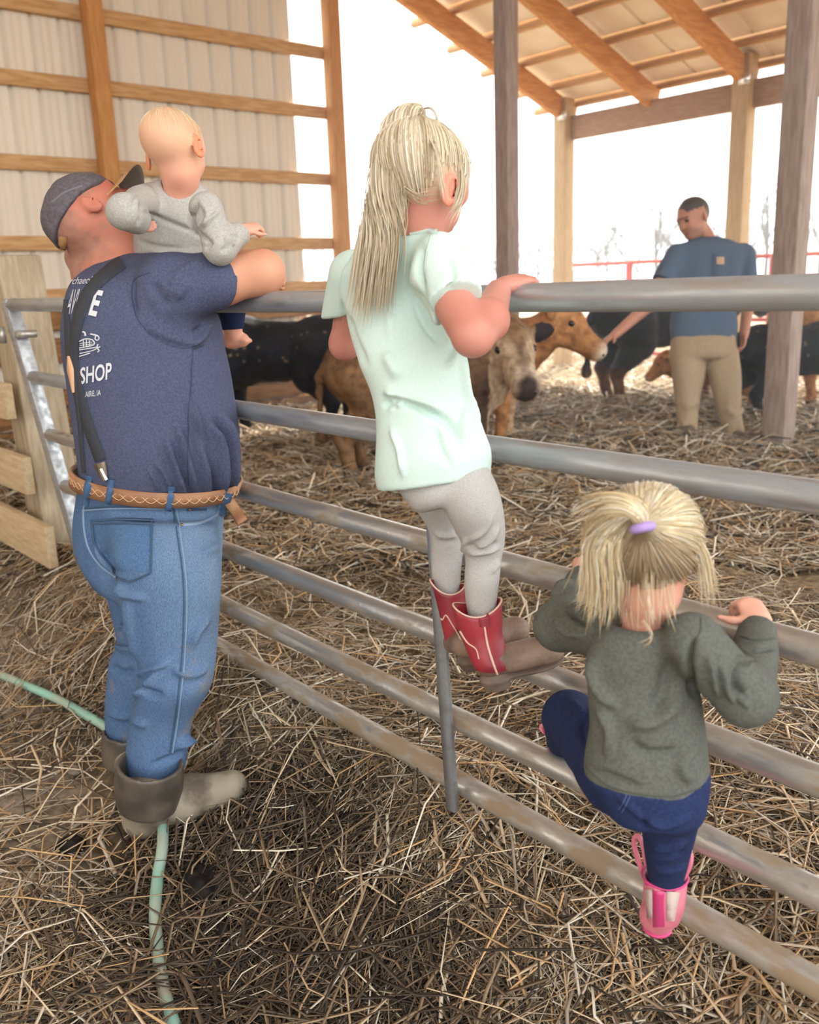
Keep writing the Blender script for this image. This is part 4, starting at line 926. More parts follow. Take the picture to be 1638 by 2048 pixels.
# --- print on the shirt
INK = mat('print_white', '#cfd2d6', .9)
def lettering(txt, org, xv, yv, name, parent, tree, off=.0, m=INK, shear=0, lift=.0028):
    cu = bpy.data.curves.new('t', 'FONT'); cu.body = txt; cu.size = 1.0; cu.offset = off; cu.shear = shear; cu.resolution_u = 3
    ob = bpy.data.objects.new('t', cu); COL.objects.link(ob); dg = bpy.context.evaluated_depsgraph_get(); me = bpy.data.meshes.new_from_object(ob.evaluated_get(dg))
    bpy.data.objects.remove(ob); bpy.data.curves.remove(cu)
    bm = bmesh.new(); bm.from_mesh(me); bmesh.ops.triangulate(bm, faces=bm.faces); bmesh.ops.subdivide_edges(bm, edges=[e for e in bm.edges if e.calc_length() > .2], cuts=2, use_grid_fill=True); bmesh.ops.triangulate(bm, faces=bm.faces); bm.to_mesh(me); bm.free()
    v = np.array([x.co[:2] for x in me.vertices]); w_ = max(v[:, 0].max(), 1e-6); hh = .7
    P = np.asarray(org, float)+(v[:, :1]/w_)*np.asarray(xv, float)+(v[:, 1:2]/hh)*np.asarray(yv, float)
    V = []; ok = np.ones(len(P), bool)
    for i, p in enumerate(P):
        a, nn = hit(tree, *p, lift)
        if a is None: ok[i] = False; a = np.zeros(3)
        V.append(a)
    F = np.array([tuple(p.vertices) for p in me.polygons if all(ok[i] for i in p.vertices)]); bpy.data.meshes.remove(me)
    return part(name, np.array(V), F, m, parent, None, False) if len(F) else None
lettering('SHOP', (161, 768), (63, -11), (1, -32), 'print_lettering', TS, tt, .02)
lettering('LAIRE, IA', (168, 795), (35, -5), (0, -11), 'print_lettering', TS, tt, .01)
lettering('E', (177, 628), (17, 4), (14, -48), 'print_lettering', TS, tt, .03)
lettering('AVI', (133, 629), (17, -1), (12, -50), 'print_lettering', TS, tt, .0)
lettering('rchaeol', (139, 570), (45, -2), (3, -14), 'print_lettering', TS, tt, .0, INK, .3)
cm = MB()
for poly, wd in (([(160, 683), (172, 678), (186, 680), (188, 690), (160, 696)], 2.2), ([(161, 687), (186, 684)], 1.5), ([(161, 691), (187, 688)], 1.5), ([(168, 679), (168, 694)], 1.2), ([(174, 679), (174, 693)], 1.2), ([(180, 680), (180, 692)], 1.2), ([(160, 700), (185, 696), (198, 694)], 2.0), ([(161, 707), (180, 703), (192, 699)], 1.8), ([(160, 713), (170, 710), (182, 706)], 2.2),
                 ([(166, 664), (170, 665), (172, 672)], 3), ([(182, 668), (190, 670), (197, 672)], 3), ([(197, 672), (199, 677), (195, 681), (191, 677), (193, 672)], 2.0), ([(197, 688), (195, 695), (199, 701), (196, 704)], 2.2), ([(191, 699), (202, 693)], 1.8)):
    ribbon('x', tt, poly, wd, None, None, 16, .0022, .0004, mb=cm)
if cm.n: cm.build('print_truck', INK, TS, True)
ribbon('shoulder_seam', tt, [(300, 545), (268, 560), (264, 600), (280, 645), (320, 682), (372, 697), (408, 690)], 2.2, mat('tee_seam', '#3c435a', .9), TS, 40, .0005, .0008)
ribbon('side_seam', tt, [(386, 695), (380, 780), (375, 880), (378, 970)], 2.0, MATS['tee_seam'], TS, 40, .0005, .0008)
# --- cap
CAPM = cloth('cap_cotton', '#6a6468', '#5a5559', 120, .2, 420); BRM = mat('brim_tan', '#b58a5c', .75, col2='#9f7648', nscale=20); BRU = mat('brim_under', '#5d564f', .85)
R_ = .235; cc = GP(0, -.07, .12)
dome = ell(cc, R_*np.array([.325, .43, .40])+.012, (GR, GF, GU)); bandp = GP(0, 0, .10)
dome = half(dome, bandp, nrm(-GU-.10*GF), .004)
CAP = skin('cap', dome, .004, CAPM, gpa, None, 1, lambda V, F: V+vnormals(V, F)*(.0035*fbm(V, 22, 2)-.0022*np.exp(-(((V-cc)@GR)/.004)**2)-.0015*np.exp(-((((V-cc)@GF)-.0)/.004)**2))[:, None])
V = []; F = []; n = 19; rws = 7
for side in (0, 1):
    for j in range(rws):
        for i in range(n):
            th = math.radians(-68+136*i/(n-1)); t = j/(rws-1); ext = (.078*math.cos(th*.95)**.6)*t
            ra = R_*.325+.013; rb = R_*.43+.013; d = GR*math.sin(th)*(ra)+GF*math.cos(th)*(rb); dd = GF*ext+GR*math.sin(th)*.25*ext
            drop = -.010-.034*(math.sin(th)**2)-.012*t
            V.append(cc+d+dd+GU*(drop-.018+(-.0035 if side else .0)))
m_ = n*rws
for side in (0, 1):
    for j in range(rws-1):
        for i in range(n-1):
            a = side*m_+j*n+i; q = (a, a+1, a+n+1, a+n); F.append(q if not side else q[::-1])
for i in range(n-1): a = (rws-1)*n+i; F.append((a, a+m_, a+m_+1, a+1))
for j in range(rws-1):
    for i, s in ((0, 1), (n-1, -1)): a = j*n+i; q = (a, a+n, a+n+m_, a+m_); F.append(q[::s])
vis = part('cap_brim', np.array(V), np.array(F), BRM, CAP); fix_normals(vis)
vis.data.materials.append(BRU)
mi = np.zeros(len(vis.data.polygons), np.int32); mi[(rws-1)*(n-1):2*(rws-1)*(n-1)] = 1; vis.data.polygons.foreach_set('material_index', mi)
ct = bvh(CAP)
ribbon('cap_strap', bvh(CAP, GSKIN), [(128, 472), (126, 488), (128, 508)], 15, BRM, CAP, 8, .003, .002)
ribbon('strap_slider', ct, [(121, 470), (137, 474)], 3, mat('brass2', '#c8a868', .3, 1.0), CAP, 6, .006, .002)
ribbon('cap_seam', ct, [(104, 405), (130, 385), (165, 372)], 2.5, mat('cap_thread', '#77727a', .9), CAP, 14, .001, .001)
# --- folded rubber boots
RUB = mat('boot_rubber', '#453f39', .38, col2='#675c4f', nscale=9, nlo=.42, nhi=.64, bump=.05); MUDB = mat('boot_mud', '#948a78', .75, col2='#5c5245', nscale=11, ndetail=9, nlo=.42, nhi=.60, bump=.15, bscale=60)
def boot(top, ctr, heel, toe, rt, k=1.0):
    """top: shaft rim centre, ctr: bottom of the folded cuff; heel and toe on the ground"""
    ax = nrm(np.asarray(top)-np.asarray(ctr)); st = [(ctr-ax*.004, rt*.88, rt*.82), (ctr+ax*.02, rt*.97, rt*.9), ((np.asarray(top)+ctr)/2, rt*1.02, rt*.95), (np.asarray(top)-ax*.01, rt*1.0, rt*.95), (np.asarray(top), rt*.99, rt*.93)]
    cuff = cut(loft(st, HR, ax, .01), cone(np.asarray(top)+ax*.1, np.asarray(top)-ax*.045, rt*.88, rt*.84), .006)
    skin('boot_cuff', cuff, .005, RUB, gpa, None, 1)
    fd = nrm(toe-heel); sole = U(.03, cone(ctr+ax*.03, heel+ZZ*.06, rt*.82*k, .054*k), cone(heel+ZZ*.05, (heel+toe)/2+ZZ*.056, .052*k, .055*k), cone((heel+toe)/2+ZZ*.056, toe+ZZ*.04, .055*k, .04*k))
    sole = half(sole, heel+ZZ*.002, -ZZ+0*fd, .006)
    skin('boot_foot', sole, .006, MUDB, gpa, None, 1)
bh = aty(254, 1664, .81); bt_ = np.array([-1.93, 1.02, .15])
boot(aty(300, 1524, .845), aty(296, 1612, .835), bh+np.array([.045, .035, 0]), bt_, pxm(66, aty(300, 1560, .84)))
lh = aty(242, 1556, .89); lt = lh+nrm([.1, 1, 0])*.2+ZZ*.06
boot(aty(256, 1462, .935), aty(253, 1530, .92), lh+np.array([.02, .03, 0]), lt, pxm(49, aty(256, 1500, .93)), .82)

# ================================================================== BABY on the grandfather's arm
SKB = ('#e0a58c', '#d59580')
baby = empty('person', aty(400, 560, 1.22), 'baby in a grey long-sleeved shirt sitting on the top rail, seen from behind', 'person')
bhc = aty(352, 303, 1.15); BHU, BHF = idir(-.05, -1, .05), idir(.38, .02, .92); bh_ = .192
bhd, BP = head(bhc, BHF, BHU, bh_, True)
bt0 = loft(rows([(360, 318, 398), (380, 288, 418), (400, 277, 428), (430, 274, 440), (470, 271, 445), (520, 270, 445), (570, 280, 445)], 1.17, .7))
brs, bre, brw = aty(412, 418, 1.12), aty(440, 497, 1.13), aty(486, 463, 1.20)
bls, ble = aty(292, 402, 1.10), aty(250, 424, .93); blw = ble+CF*.055+CR*.01
bleg = [aty(420, 545, 1.22), aty(462, 590, 1.36), aty(466, 668, 1.37)]; bleg2 = [aty(395, 545, 1.26), aty(432, 600, 1.40), aty(440, 672, 1.42)]
bf1, bf2 = aty(492, 680, 1.40), aty(432, 682, 1.50)
def babyfoot(ank, toe):
    d = nrm(toe-ank); sd = nrm(np.cross(d, ZZ)); ps = [cone(ank, toe-d*.012, .026, .021)]
    for i in range(5): o = (i-2)*.0088; b = toe-d*.006+sd*o; ps.append(cone(b, b+d*(.016-.0025*abs(i-1))-ZZ*.003, .0075-.0006*i, .006-.0005*i))
    return U(.006, *ps)
bbody = U(.02, bhd, cone(aty(355, 345, 1.15), aty(357, 395, 1.16), .034, .038), grow(bt0, -.022), chain([brs, bre, brw], [.022, .02, .018]), chain([bls, ble, blw], [.022, .02, .018]), chain(bleg, [.05, .04, .026]), chain(bleg2, [.05, .04, .026]))
bbody = U(.006, bbody, hand(brw, idir(.7, -.5, .5), idir(.3, -.8, -.3), .085, (45, 60, 50), 1), hand(blw, idir(.25, .1, .95), idir(-.8, 0, -.3), .07, (30, 40, 40), 1), babyfoot(aty(462, 680, 1.37), bf1), babyfoot(aty(440, 676, 1.42), bf2))
BR_, BF_, BU_ = frame(BHF, BHU)
def b_col(V, N):
    c = mottled(*SKB, 14)(V, N); q = V-bhc; h = np.stack([q@BR_, q@BF_, q@BU_], 1)/bh_; hn = np.linalg.norm(h, axis=1)
    fz = np.clip((h[:, 2]+.42)*3, 0, 1)*np.clip((.28-h[:, 1])*8, 0, 1)*(hn < .75)*.55; ear = (np.abs(h[:, 0]) > .355) & (h[:, 2] < .12); fz = np.where(ear, 0, fz)[:, None]
    c = c*(1-fz)+np.array(lin('#d9b78f'))*fz; ft = ((h[:, 2] < -1.4) & (hn > 1.2))[:, None]; return np.where(ear[:, None] & (hn < .6)[:, None], np.array(lin('#e08a66')), c)
skin('body', bbody, .0042, SKIN, baby, b_col, 1)
GREYJ = cloth('jersey_grey', '#b3b0a9', '#a5a29b', 200, .2, 480)
bsh = U(.022, grow(bt0, .004), half(chain([brs, bre, brw], [.040, .036, .028]), brw+0*ZZ, brw-bre, .003), chain([bls, ble, blw], [.042, .036, .032]))
bsh = cut(bsh, cone(aty(358, 340, 1.15), aty(357, 366, 1.155), .046, .042), .006)
bfold = [([(276, 418), (330, 440), (400, 470), (425, 490)], 5, -.006), ([(285, 500), (340, 505), (420, 505)], 7, .006), ([(273, 480), (310, 492), (380, 500)], 5, -.005), ([(400, 400), (382, 440), (400, 480)], 5, -.007), ([(395, 395), (415, 430), (400, 460)], 5, .006), ([(440, 420), (420, 440), (405, 455)], 4, .006), ([(455, 480), (470, 490)], 4, .006), ([(462, 465), (480, 480)], 4, -.005),
         ([(280, 400), (284, 430), (275, 455)], 5, -.007), ([(275, 385), (262, 400), (255, 425)], 4, -.004), ([(440, 505), (455, 490), (450, 470)], 5, -.006), ([(425, 480), (410, 500)], 5, -.006)]
BSH = skin('shirt', bsh, .0042, GREYJ, baby, None, 1, lambda V, F: creases(V, F, bfold, .003, 16, 0, 1.2))
NAVP = cloth('baby_navy', '#27304c', '#1e263f', 200)
bpt = U(.02, half(loft(rows([(510, 275, 440), (545, 280, 445), (580, 300, 445)], 1.2, .8)), aty(360, 516, 1.2), ZZ), half(chain([bleg[0], bleg[1], aty(466, 652, 1.37)], [.06, .048, .033]), aty(466, 661, 1.37), -ZZ, .003), half(chain([bleg2[0], bleg2[1], aty(440, 652, 1.42)], [.06, .046, .032]), aty(440, 655, 1.42), -ZZ, .003))
skin('trousers', bpt, .005, NAVP, baby, None, 1, lambda V, F: creases(V, F, [], .003, 16))
nb_ = 700; th = rng.uniform(0, 2*math.pi, nb_); zz = rng.uniform(-.15, 1, nb_); ds = np.stack([np.sqrt(1-zz**2)*np.cos(th), np.sqrt(1-zz**2)*np.sin(th), zz], 1); ds = ds[ds[:, 1] < .55]
cvs = scalp(BP(0, -.07, .12), (BR_, BF_, BU_), bh_*np.array([.325*1.1, .43*1.1, .375])+.001, (0, -.35, .94), ds, 8); d_ = np.linspace(0, 1, 8)[None, ::-1, None]
cvs = cvs[:, ::-1][:, :8]; part_ = cvs[:, -4:]; part_ = np.concatenate([part_, part_[:, -1:]+(part_[:, -1:]-part_[:, -2:-1])*.4], 1)
strands('hair_fuzz', part_, .0004, hair_cols(len(part_), ('#efdcb8', '#e0c597')), HAIR, baby)

# ================================================================== GIRL on the gate
BL = ('#d6c8ae', '#c8b799', '#e6dcc6', '#bdab8c', '#dccdb0')
girl = empty('person', aty(960, 1370, 1.17), 'blonde girl in a mint tee and red cowboy boots standing on the gate', 'person')
ghc = aty(845, 378, 1.10); GHU, GHF = idir(.33, -.94, .04), idir(.62, .25, .74); ghh = .20
gd, GQ = head(ghc, GHF, GHU, ghh, True)
YG_ = 1.10
gt = loft(rows([(460, 762, 895, 1.10), (490, 715, 908), (530, 692, 910), (600, 688, 890), (660, 697, 905), (720, 716, 935), (770, 738, 943), (820, 750, 952), (870, 752, 968), (910, 750, 982), (950, 750, 982), (1010, 765, 980)], YG_, .78))
grs, gre, grw = aty(878, 556, 1.06), aty(946, 672, 1.02), aty(996, 585, 1.20)
gls, gle, glw = aty(708, 550, 1.17), aty(690, 688, 1.20), aty(760, 610, 1.28)
gRl = loft(rows([(930, 880, 972, 1.125), (974, 874, 992, 1.12), (1018, 890, 1005, 1.125), (1060, 911, 1012, 1.14), (1095, 926, 1010, 1.15), (1122, 928, 1004, 1.15), (1160, 927, 1000, 1.14), (1206, 932, 994, 1.138), (1260, 944, 990, 1.138)], 1.12, .95))
gLl = loft(rows([(930, 810, 905, 1.15), (983, 818, 910, 1.16), (1018, 834, 918, 1.18), (1060, 858, 926, 1.20), (1108, 861, 926, 1.20), (1141, 862, 924, 1.19), (1183, 868, 922, 1.18), (1240, 882, 926, 1.17)], 1.18, .95))
gbd = U(.02, gd, cone(aty(825, 430, 1.10), aty(822, 490, 1.10), .045, .05), half(grow(gt, -.022), aty(866, 930, YG_), -ZZ), chain([grs, gre], [.035, .033]), chain([gls, gle, glw], [.034, .031, .022]), grow(gRl, -.014), grow(gLl, -.014))
hw = aty(1000, 575, 1.225)
gbd = U(.005, gbd, chain([gre, aty(975, 640, 1.08), grw], [.034, .032, .023]))
gbd = U(.008, gbd, hand(hw, idir(.85, -.42, .45), idir(-.05, -.9, -.45), .115, (18, 38, 30), -1, idir(.5, .5, .6)), hand(glw, idir(.3, -.1, .9), ZZ, .11, (20, 40, 30), 1))
GRr, GFf, GUu = frame(GHF, GHU)
def gi_col(V, N):
    c = mottled('#c98c7c', '#bd7c6c', 10)(V, N); q = V-ghc; h = np.stack([q@GRr, q@GFf, q@GUu], 1)/ghh; hn = np.linalg.norm(h, axis=1)
    hr = np.clip((h[:, 2]+.18+.5*np.clip(-h[:, 1], 0, 1)*.4)*6, 0, 1)*np.clip((.22-h[:, 1]+.3*h[:, 2])*7, 0, 1)*(hn < .8); ear = (np.abs(h[:, 0]) > .345) & (h[:, 2] < .12) & (h[:, 1] < .08)
    hr = np.where(ear, 0, hr)[:, None]; c = c*(1-hr)+np.array(lin('#bfa98a'))*hr
    return np.where((ear & (hn < .6))[:, None], np.array(lin('#dd8c74')), c)
skin('body', gbd, .0045, SKIN, girl, gi_col, 1)
MINT = cloth('tee_mint', '#cbdfd6', '#c5dad1', 240, .05, 520)
gsh = U(.032, gt, cone(aty(745, 512, 1.13), aty(880, 506, 1.075), .034, .036), half(chain([grs, aty(925, 625, 1.03)], [.050, .047]), aty(915, 592, 1.035), aty(946, 672, 1.02)-aty(895, 560, 1.05), .003), half(chain([gls, aty(686, 640, 1.18)], [.05, .046]), aty(684, 632, 1.18), -ZZ+.1*HR, .003))
gsh = half(gsh, aty(866, 966, YG_), nrm(-ZZ-.15*HF+.10*HR), .003)
gsh = cut(gsh, cone(aty(838, 425, 1.10), aty(826, 462, 1.10), .05, .046), .006)
gfold = [([(762, 794), (800, 800), (850, 820), (900, 850), (915, 890)], 8, -.010), ([(765, 778), (790, 790), (850, 808), (890, 828)], 9, .009), ([(772, 820), (790, 812), (812, 800)], 6, .007), ([(765, 802), (780, 812), (800, 808)], 7, -.009), ([(780, 850), (800, 900), (808, 960)], 6, .007), ([(870, 850), (880, 890), (905, 940)], 7, -.005), ([(925, 700), (930, 780), (945, 830), (955, 880)], 6, .009), ([(915, 690), (905, 720), (890, 735)], 6, .008), ([(940, 750), (950, 800), (970, 840)], 5, -.008),
         ([(845, 480), (838, 540), (850, 610)], 8, -.007), ([(760, 520), (775, 600), (785, 700)], 12, .005), ([(820, 560), (850, 640), (890, 690)], 12, -.007), ([(690, 620), (705, 680), (735, 740)], 9, -.006), ([(860, 620), (880, 660), (905, 700)], 9, .006), ([(770, 700), (800, 760)], 14, .006), ([(935, 800), (925, 850), (930, 900)], 6, .006), ([(700, 520), (690, 570), (683, 620)], 6, .005), ([(905, 490), (935, 540)], 7, .004), ([(880, 480), (905, 545), (890, 600)], 8, -.004)]
GSH = skin('t_shirt', gsh, .0045, MINT, girl, None, 2, lambda V, F: creases(V, F, gfold, .0025, 10, 0, 1.2))
gtt = bvh(GSH)
ribbon('sleeve_seam', gtt, [(862, 470), (850, 520), (852, 580), (866, 622)], 2.0, mat('mint_seam', '#b3cabf', .9), GSH, 24, .0004, .0006)
ribbon('collar', gtt, [(768, 482), (800, 468), (840, 462), (875, 466)], 7, MINT, GSH, 20, .002, .0015)
LEG = cloth('leggings_heather', '#b8b5b0', '#aaa7a2', 260, .15, 520, stretch=(1, 1, 3))
gl = U(.010, half(gRl, aty(965, 1240, 1.13), -ZZ, .003), half(gLl, aty(895, 1215, 1.18), -ZZ, .003), half(loft(rows([(890, 800, 945), (950, 792, 968), (985, 812, 985), (1012, 828, 980)], 1.11, .80)), aty(880, 935, 1.1), ZZ))
lf = [([(1000, 1050), (975, 1085), (940, 1105)], 5, .007), ([(930, 1090), (960, 1098), (1000, 1085)], 5, -.006), ([(930, 1108), (965, 1105), (1004, 1095)], 5, .006), ([(985, 1020), (970, 1060), (935, 1085)], 5, .005), ([(868, 1065), (890, 1072), (915, 1068)], 5, .006), ([(866, 1082), (890, 1086), (918, 1080)], 4, -.005), ([(1000, 1120), (980, 1150)], 5, .005), ([(930, 1075), (925, 1110)], 5, .005)]
skin('leggings', gl, .0042, LEG, girl, None, 1, lambda V, F: creases(V, F, lf, .0018, 14))
# cowboy boots
REDL = mat('boot_red', '#a8333c', .45, col2='#7e222e', nscale=9, ndetail=6, nlo=.35, nhi=.65, bump=.12, bscale=60); BRNL = mat('boot_brown', '#8b7464', .6, col2='#6b5648', nscale=16, ndetail=6, bump=.2, bscale=120); SOLE = mat('boot_sole', '#5a4a40', .7, col2='#76665a', nscale=20); PIPE = mat('boot_piping', '#d9b8a6', .6); BDARK = mat('boot_heel_dark', '#3a2c28', .7)
# near boot
hl_, tl_ = np.array([-1.095, 1.110, .728]), np.array([-1.020, 1.252, .756])
fd = nrm(tl_-hl_); fs_ = nrm(np.cross(fd, ZZ)); FA = (fs_, fd, np.cross(fs_, fd))
ank = aty(975, 1300, 1.125)
def boot_foot(hl_, tl_, ank, ra):
    fd = nrm(tl_-hl_); fs_ = nrm(np.cross(fd, ZZ)); FA = (fs_, fd, np.cross(fs_, fd)); L = np.linalg.norm(tl_-hl_); up = FA[2]
    ft = U(.016, cone(ank, hl_+fd*.022+up*.034, ra, .030), ell(hl_+fd*L*.40+up*.028, (.028, .050, .027), FA), ell(hl_+fd*(L*.70)+up*.024, (.032, .05, .026), FA), ell(hl_+fd*(L-.026)+up*.020, (.027, .030, .021), FA))
    ft = half(ft, hl_+up*.0, -up, .003)
    so = U(.006, ell(hl_+fd*(L*.68), (.036, .056, .0075), FA), ell(hl_+fd*(L*.40), (.026, .05, .006), FA), ell(hl_+fd*.028, (.030, .032, .0075), FA), U(.003, cone(hl_+fd*.026-up*.006, hl_+fd*.028-up*.017, .027, .025)))
    so = half(so, hl_-up*.022, -up, .002)
    return ft, so
ft, so = boot_foot(hl_, tl_, aty(978, 1318, 1.125), .024)
def shaft_mesh(rws, Yc, q, m, tilt, name='boot_shaft', n=36, thick=.0035, dip=.008):
    """open boot shaft: outer and inner wall with a scalloped rim"""
    st = rows(rws, Yc, q); D = spline(np.array([[*p, a, b] for p, a, b in st]), 14); V = []; F = []
    for side in (0, 1):
        for j, d in enumerate(D if not side else D[:9]):
            for k in range(n):
                t = 2*math.pi*k/n; rr = -thick if side else 0; wz = (1-j/13)
                V.append(d[:3]+HR*math.cos(t)*(d[3]+rr)+HF*math.sin(t)*(d[4]+rr)+ZZ*(dip*math.cos(2*t)*max(0, 1-j/4)+tilt*math.cos(t)*max(0, 1-j/8)))
    m0 = 14*n
    for j in range(13):
        for k in range(n): a = j*n+k; b = j*n+(k+1) % n; F.append((a, a+n, b+n, b))
    for j in range(8):
        for k in range(n): a = m0+j*n+k; b = m0+j*n+(k+1) % n; F.append((a, b, b+n, a+n))
    for k in range(n): a = k; b = (k+1) % n; F.append((a, b, m0+b, m0+a))
    o = part(name, np.array(V), np.array(F), m, girl); fix_normals(o)
    rim = np.array(V[:n]+V[:1])+0
    MB().tube(rim, .0018, 6, False).build('rim_piping', PIPE, o, True)
    return o
SH1 = shaft_mesh([(1212, 906, 1003), (1240, 911, 1005), (1268, 921, 1005), (1295, 931, 1012), (1320, 941, 1020), (1334, 948, 1018)], 1.125, .85, REDL, .004)
FT1 = skin('boot_foot', ft, .0034, BRNL, girl, None, 1, lambda V, F: creases(V, F, [([(1012, 1300), (1020, 1320), (1022, 1345)], 3, -.0025), ([(1022, 1292), (1032, 1312)], 3, -.002), ([(1040, 1290), (1046, 1308)], 2.5, -.0015)], .0006, 30))
skin('boot_sole', so, .0034, SOLE, girl, None, 1)
b1 = bvh(SH1, FT1)
ribbon('boot_seam', b1, [(968, 1246), (974, 1285), (984, 1320), (996, 1352)], [3, 4, 4, 4], PIPE, SH1, 24, .001, .0015)
ribbon('pull_tab', b1, [(964, 1216), (967, 1232), (970, 1252)], [22, 22, 20], mat('boot_tab', '#8f2a38', .5), SH1, 10, .002, .002)
ribbon('side_piping', b1, [(920, 1262), (935, 1285), (952, 1298), (958, 1318)], 2, PIPE, SH1, 20, .0008, .001)
ribbon('heel_counter', b1, [(950, 1342), (975, 1348), (994, 1346)], [18, 22, 24], BDARK, FT1, 10, .0008, .0008)
# far boot
hl2, tl2 = np.array([-1.196, 1.150, .722]), np.array([-1.150, 1.296, .748]); ank2 = aty(905, 1268, 1.168)
ft2, so2 = boot_foot(hl2, tl2, aty(908, 1285, 1.168), .022)
SH2 = shaft_mesh([(1172, 860, 930), (1205, 872, 932), (1235, 880, 934), (1262, 886, 936), (1290, 892, 938)], 1.17, .85, REDL, -.006)
FT2 = skin('boot_foot', ft2, .0034, BRNL, girl, None, 1); skin('boot_sole', so2, .0034, SOLE, girl, None, 1)
b2 = bvh(SH2, FT2)
ribbon('side_piping', b2, [(876, 1225), (885, 1240), (892, 1230), (905, 1250), (916, 1268), (922, 1280)], 2, PIPE, SH2, 24, .0008, .001)
# hair: combed up to a high ponytail
gA = (GRr, GFf, GUu); gR = ghh*np.array([.325*1.1, .43*1.1, .375])+.004; gC = GQ(0, -.07, .12)
tieW = aty(836, 232, 1.11); tieL = np.array([(tieW-gC)@a for a in gA])
nh = 1500; ds = rng.normal(0, 1, (nh*3, 3)); ds /= np.linalg.norm(ds, axis=1)[:, None]
ok = (ds[:, 2] > -.78+.35*np.abs(ds[:, 1]+.4)) & (ds[:, 1] < .55+.25*ds[:, 2]) & ~((np.abs(ds[:, 0]) > .6) & (ds[:, 2] < -.1) & (ds[:, 1] > -.3)); ds = ds[ok][:nh]
cv = scalp(gC, gA, gR*1.0, tieL, ds, 11, 1.0); cv += rng.normal(0, .0012, (len(cv), 1, 3)); lastup = nrm(tieW-gC)
cv[:, -3:] += lastup*(np.array([.15, .5, 1.0])[:, None]*max(0, np.linalg.norm(tieW-gC)-np.linalg.norm(cv[0, -1]-gC)))
strands('hair', cv, .0009, hair_cols(len(cv), BL), HAIR, girl)
cap_ = skin('hair_base', half(ell(gC, gR-.002, gA), gC-.18*ghh*GUu, nrm(-GUu*.75+GFf*.65), .02), .004, mat('hair_base', '#c4aa8c', .6, col2='#b79a7c', nscale=40, stretch=(6, 6, 1)), girl, None, 1)
g1 = [tieW+np.array([0, 0, -.008]), aty(822, 226, 1.09), aty(800, 250, 1.06), aty(782, 330, 1.03), aty(768, 430, 1.01), aty(752, 530, 1.005), aty(738, 640, 1.01)]
pt = tuft(g1, 1000, .014, .030, 22, .010, .42)
fan = np.array([HR*x for x in np.linspace(-1, 1, len(pt))]); t = np.linspace(0, 1, 22)
pt += fan[:, None, :]*(np.sin(np.clip(t*1.25, 0, 1)*math.pi*.5)*.022)[None, :, None]*(1-.45*t)[None, :, None]
strands('ponytail', pt, .0010, hair_cols(len(pt), BL), HAIR, girl)
loop = [tieW+ZZ*.002, aty(848, 217, 1.11), aty(862, 217, 1.11), aty(873, 235, 1.11), aty(875, 268, 1.11)]
strands('loose_hair', np.concatenate([tuft(loop, 16, .0012, .0025, 14, .001, .1), tuft([aty(850, 262, 1.08), aty(872, 300, 1.05), aty(884, 370, 1.04), aty(888, 420, 1.04)], 14, .004, .006, 14, .004, .3), tuft([aty(905, 300, 1.12), aty(922, 350, 1.12), aty(918, 400, 1.10), aty(895, 455, 1.08)], 60, .006, .008, 14, .004, .4), tuft([aty(812, 380, 1.03), aty(840, 400, 1.03), aty(880, 398, 1.04)], 14, .01, .014, 14, .004, .4),
         tuft([aty(748, 500, 1.01), aty(725, 580, 1.01), aty(712, 630, 1.015)], 30, .006, .012, 14, .006, .5)]), .0007, hair_cols(134, BL), HAIR, girl)
for k in range(1): MB().tube([tieW+np.array([math.cos(a)*.014, math.sin(a)*.014, -.004]) for a in np.linspace(0, 2*math.pi, 20)], .004, 8, False).build('hair_tie', mat('tie_pale', '#d8cbb4', .7), girl, True)

# ================================================================== TODDLER
tod = empty('person', aty(1325, 1868, 1.15), 'toddler in an olive sweatshirt and pink boots climbing the lower gate rails', 'person')
thc = aty(1294, 1118, 1.02); THU, THF = idir(-.02, -.94, .34), idir(.12, .30, .95); thh = .185
td_, TQ = head(thc, THF, THU, thh, True)
tt0 = loft(rows([(1228, 1245, 1350, 1.02), (1255, 1205, 1388), (1300, 1180, 1398), (1350, 1177, 1393), (1400, 1179, 1400), (1450, 1180, 1406), (1500, 1172, 1410), (1545, 1172, 1412), (1600, 1200, 1405), (1640, 1225, 1400)], 1.01, .80))
tls, tle, tlw = aty(1205, 1262, 1.03), aty(1118, 1252, 1.06), aty(1168, 1158, 1.22)
trs, tre, trw = aty(1385, 1285, 1.0), aty(1492, 1395, 1.06), aty(1517, 1262, 1.215)
tRl = loft(rows([(1560, 1262, 1404, 1.02), (1610, 1278, 1402, 1.03), (1650, 1283, 1392, 1.05), (1700, 1290, 1380, 1.08), (1750, 1298, 1372, 1.11), (1800, 1302, 1366, 1.12)], 1.05, .92))
tLk = [aty(1250, 1560, 1.04), aty(1142, 1438, 1.20), aty(1128, 1500, 1.33)]
tbd = U(.018, td_, cone(aty(1292, 1185, 1.02), aty(1293, 1245, 1.02), .028, .032), grow(tt0, -.024), chain([tls, tle, tlw], [.024, .021, .019]), chain([trs, tre, trw], [.024, .021, .019]), grow(tRl, -.016), chain(tLk, [.04, .027, .022]))
tbd = U(.007, tbd, hand(aty(1523, 1254, 1.215), idir(-.18, -.72, .66), idir(.1, -.6, -.8), .098, (50, 50, 40), -1, idir(-1, .02, .10)), hand(aty(1172, 1150, 1.23), idir(.1, -.5, .85), idir(0, -.8, -.6), .098, (40, 50, 40), 1))
TR_, TF_, TU_ = frame(THF, THU)
